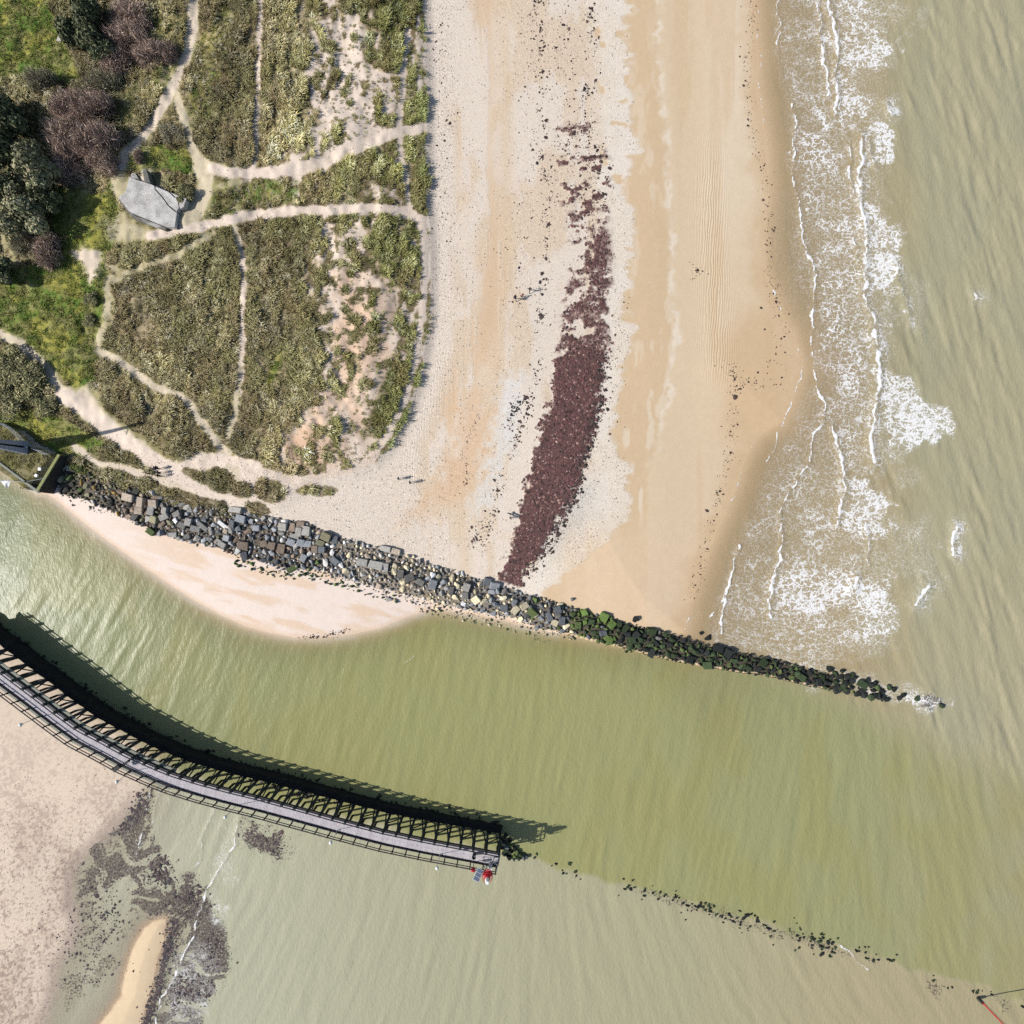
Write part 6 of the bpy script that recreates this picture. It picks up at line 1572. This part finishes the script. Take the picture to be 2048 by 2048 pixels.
CL = {'navy': simple("navy_cloth", (40, 46, 66), 0.9, 0.1, 0.2), 'blackc': simple("black_cloth", (34, 32, 36), 0.9, 0.1, 0.2), 'brownc': simple("brown_cloth", (70, 52, 46), 0.9, 0.1, 0.2), 'plum': simple("plum_cloth", (70, 44, 58), 0.9, 0.1, 0.2),
      'grey': simple("grey_cloth", (96, 100, 108), 0.9, 0.1, 0.2), 'pinkc': simple("pink_cloth", (206, 130, 140), 0.9, 0.1, 0.1), 'jean': simple("denim", (58, 72, 98), 0.9, 0.1, 0.2), 'hairb': simple("brown_hair", (62, 48, 40), 0.7, 0.3, 0.2), 'haird': simple("dark_hair", (36, 32, 32), 0.7, 0.3, 0.2), 'hairl': simple("fair_hair", (150, 120, 84), 0.7, 0.3, 0.2)}
POSES = [body_mesh(1.0, 1.0, 0.4), body_mesh(0.25, 0.2, 0.0), body_mesh(-0.9, -0.9, 0.5)]
def hair_mesh(mat, long):
    mb = MB(); mb.ball((0, -0.015, 1.675), 0.098, 12, 1.05)
    if long: mb.ball((0, -0.07, 1.56), 0.075, 10, 1.6)
    return mb.mesh("hair", mat, True)
def person(u, v, ang, pose, h, jk, tr, hair, label, long=False, bag=None):
    p = on_ground(u, v); t_ = empty("person", p, ang); s_ = h / 1.80
    me = shade_zone(POSES[pose].copy(), CL[jk], CL[tr], SKIN, M['black']); b_ = link("body", me, t_, scale=(s_, s_, s_)); b_.location = (0, 0, -0.005)
    hp = 0.08 if pose == 0 else 0.10 if pose == 2 else 0.0
    link("hair", hair_mesh(CL[hair], long), t_, loc=(0, hp * s_, 0), scale=(s_, s_, s_))
    if bag:
        mb = MB(); mb.box((0, -0.2 * s_ + 0.03, 1.25 * s_), (0.30, 0.18, 0.42)); o_ = mb.build("rucksack", CL[bag], t_)
    tag(t_, label, "person", "people walking on the beach"); return t_
person(322, 937.6, math.radians(100), 0, 1.84, 'blackc', 'blackc', 'haird', "person in black walking on the sandy path, uppermost of the three abreast", False, 'blackc')
person(326.5, 946, math.radians(100), 2, 1.68, 'plum', 'blackc', 'hairb', "person in dark plum jacket walking in the middle of the three abreast", True)
person(326, 952.2, math.radians(98), 0, 1.74, 'brownc', 'blackc', 'haird', "person in dark brown walking nearest the boulders, lowest of the three abreast")
person(799.5, 958, math.radians(80), 1, 1.72, 'grey', 'jean', 'haird', "person in grey standing on shingle, left of the pair near the dune corner")
person(822.5, 965.5, math.radians(95), 1, 1.80, 'blackc', 'jean', 'haird', "person in black standing on shingle, right of the pair near the dune corner")
person(1059.5, 584, math.radians(15), 0, 1.70, 'blackc', 'jean', 'hairl', "person in black with fair hair walking beside the wrack line")
person(1030.5, 600, math.radians(5), 2, 1.80, 'navy', 'navy', 'haird', "person in navy walking on the pale beach left of a child in pink", False, 'navy')
person(1044.5, 594, math.radians(0), 1, 1.25, 'pinkc', 'plum', 'hairb', "small child in pink walking between two adults on the beach", True)
person(1021, 1036, math.radians(-60), 1, 1.74, 'navy', 'blackc', 'haird', "person in navy standing at the left edge of the maroon seaweed band")
def dog_mesh():
    V_ = [(0, -0.35, 0.52), (0, 0.0, 0.50), (0, 0.30, 0.53), (0, 0.46, 0.68), (0, 0.62, 0.74), (0, 0.78, 0.70), (0, -0.52, 0.60), (0, -0.72, 0.72)]
    E_ = [(0, 1), (1, 2), (2, 3), (3, 4), (4, 5), (0, 6), (6, 7)]; R_ = [(0.12, 0.13), (0.11, 0.11), (0.13, 0.16), (0.085, 0.09), (0.085, 0.09), (0.04, 0.04), 0.04, 0.02]
    for sx in (-1, 1):
        i = len(V_); V_ += [(sx * 0.09, 0.30, 0.36), (sx * 0.09, 0.28, 0.2), (sx * 0.09, 0.30, 0.03)]; E_ += [(2, i), (i, i + 1), (i + 1, i + 2)]; R_ += [0.055, 0.035, 0.032]
        i = len(V_); V_ += [(sx * 0.09, -0.30, 0.36), (sx * 0.09, -0.44, 0.2), (sx * 0.09, -0.40, 0.03)]; E_ += [(0, i), (i, i + 1), (i + 1, i + 2)]; R_ += [0.075, 0.034, 0.032]
        i = len(V_); V_ += [(sx * 0.06, 0.58, 0.84)]; E_ += [(4, i)]; R_ += [0.028]
    return skin_mesh("dog", V_, E_, R_, 1, 2)
dg_ = dog_mesh(); dg_.materials.append(CL['grey'])
dog = link("dog", dg_, None, on_ground(1023.5, 1029), (0, 0, math.radians(70)), (1.05, 1.05, 1.05))
tag(dog, "grey dog standing beside the person at the seaweed band", "dog")
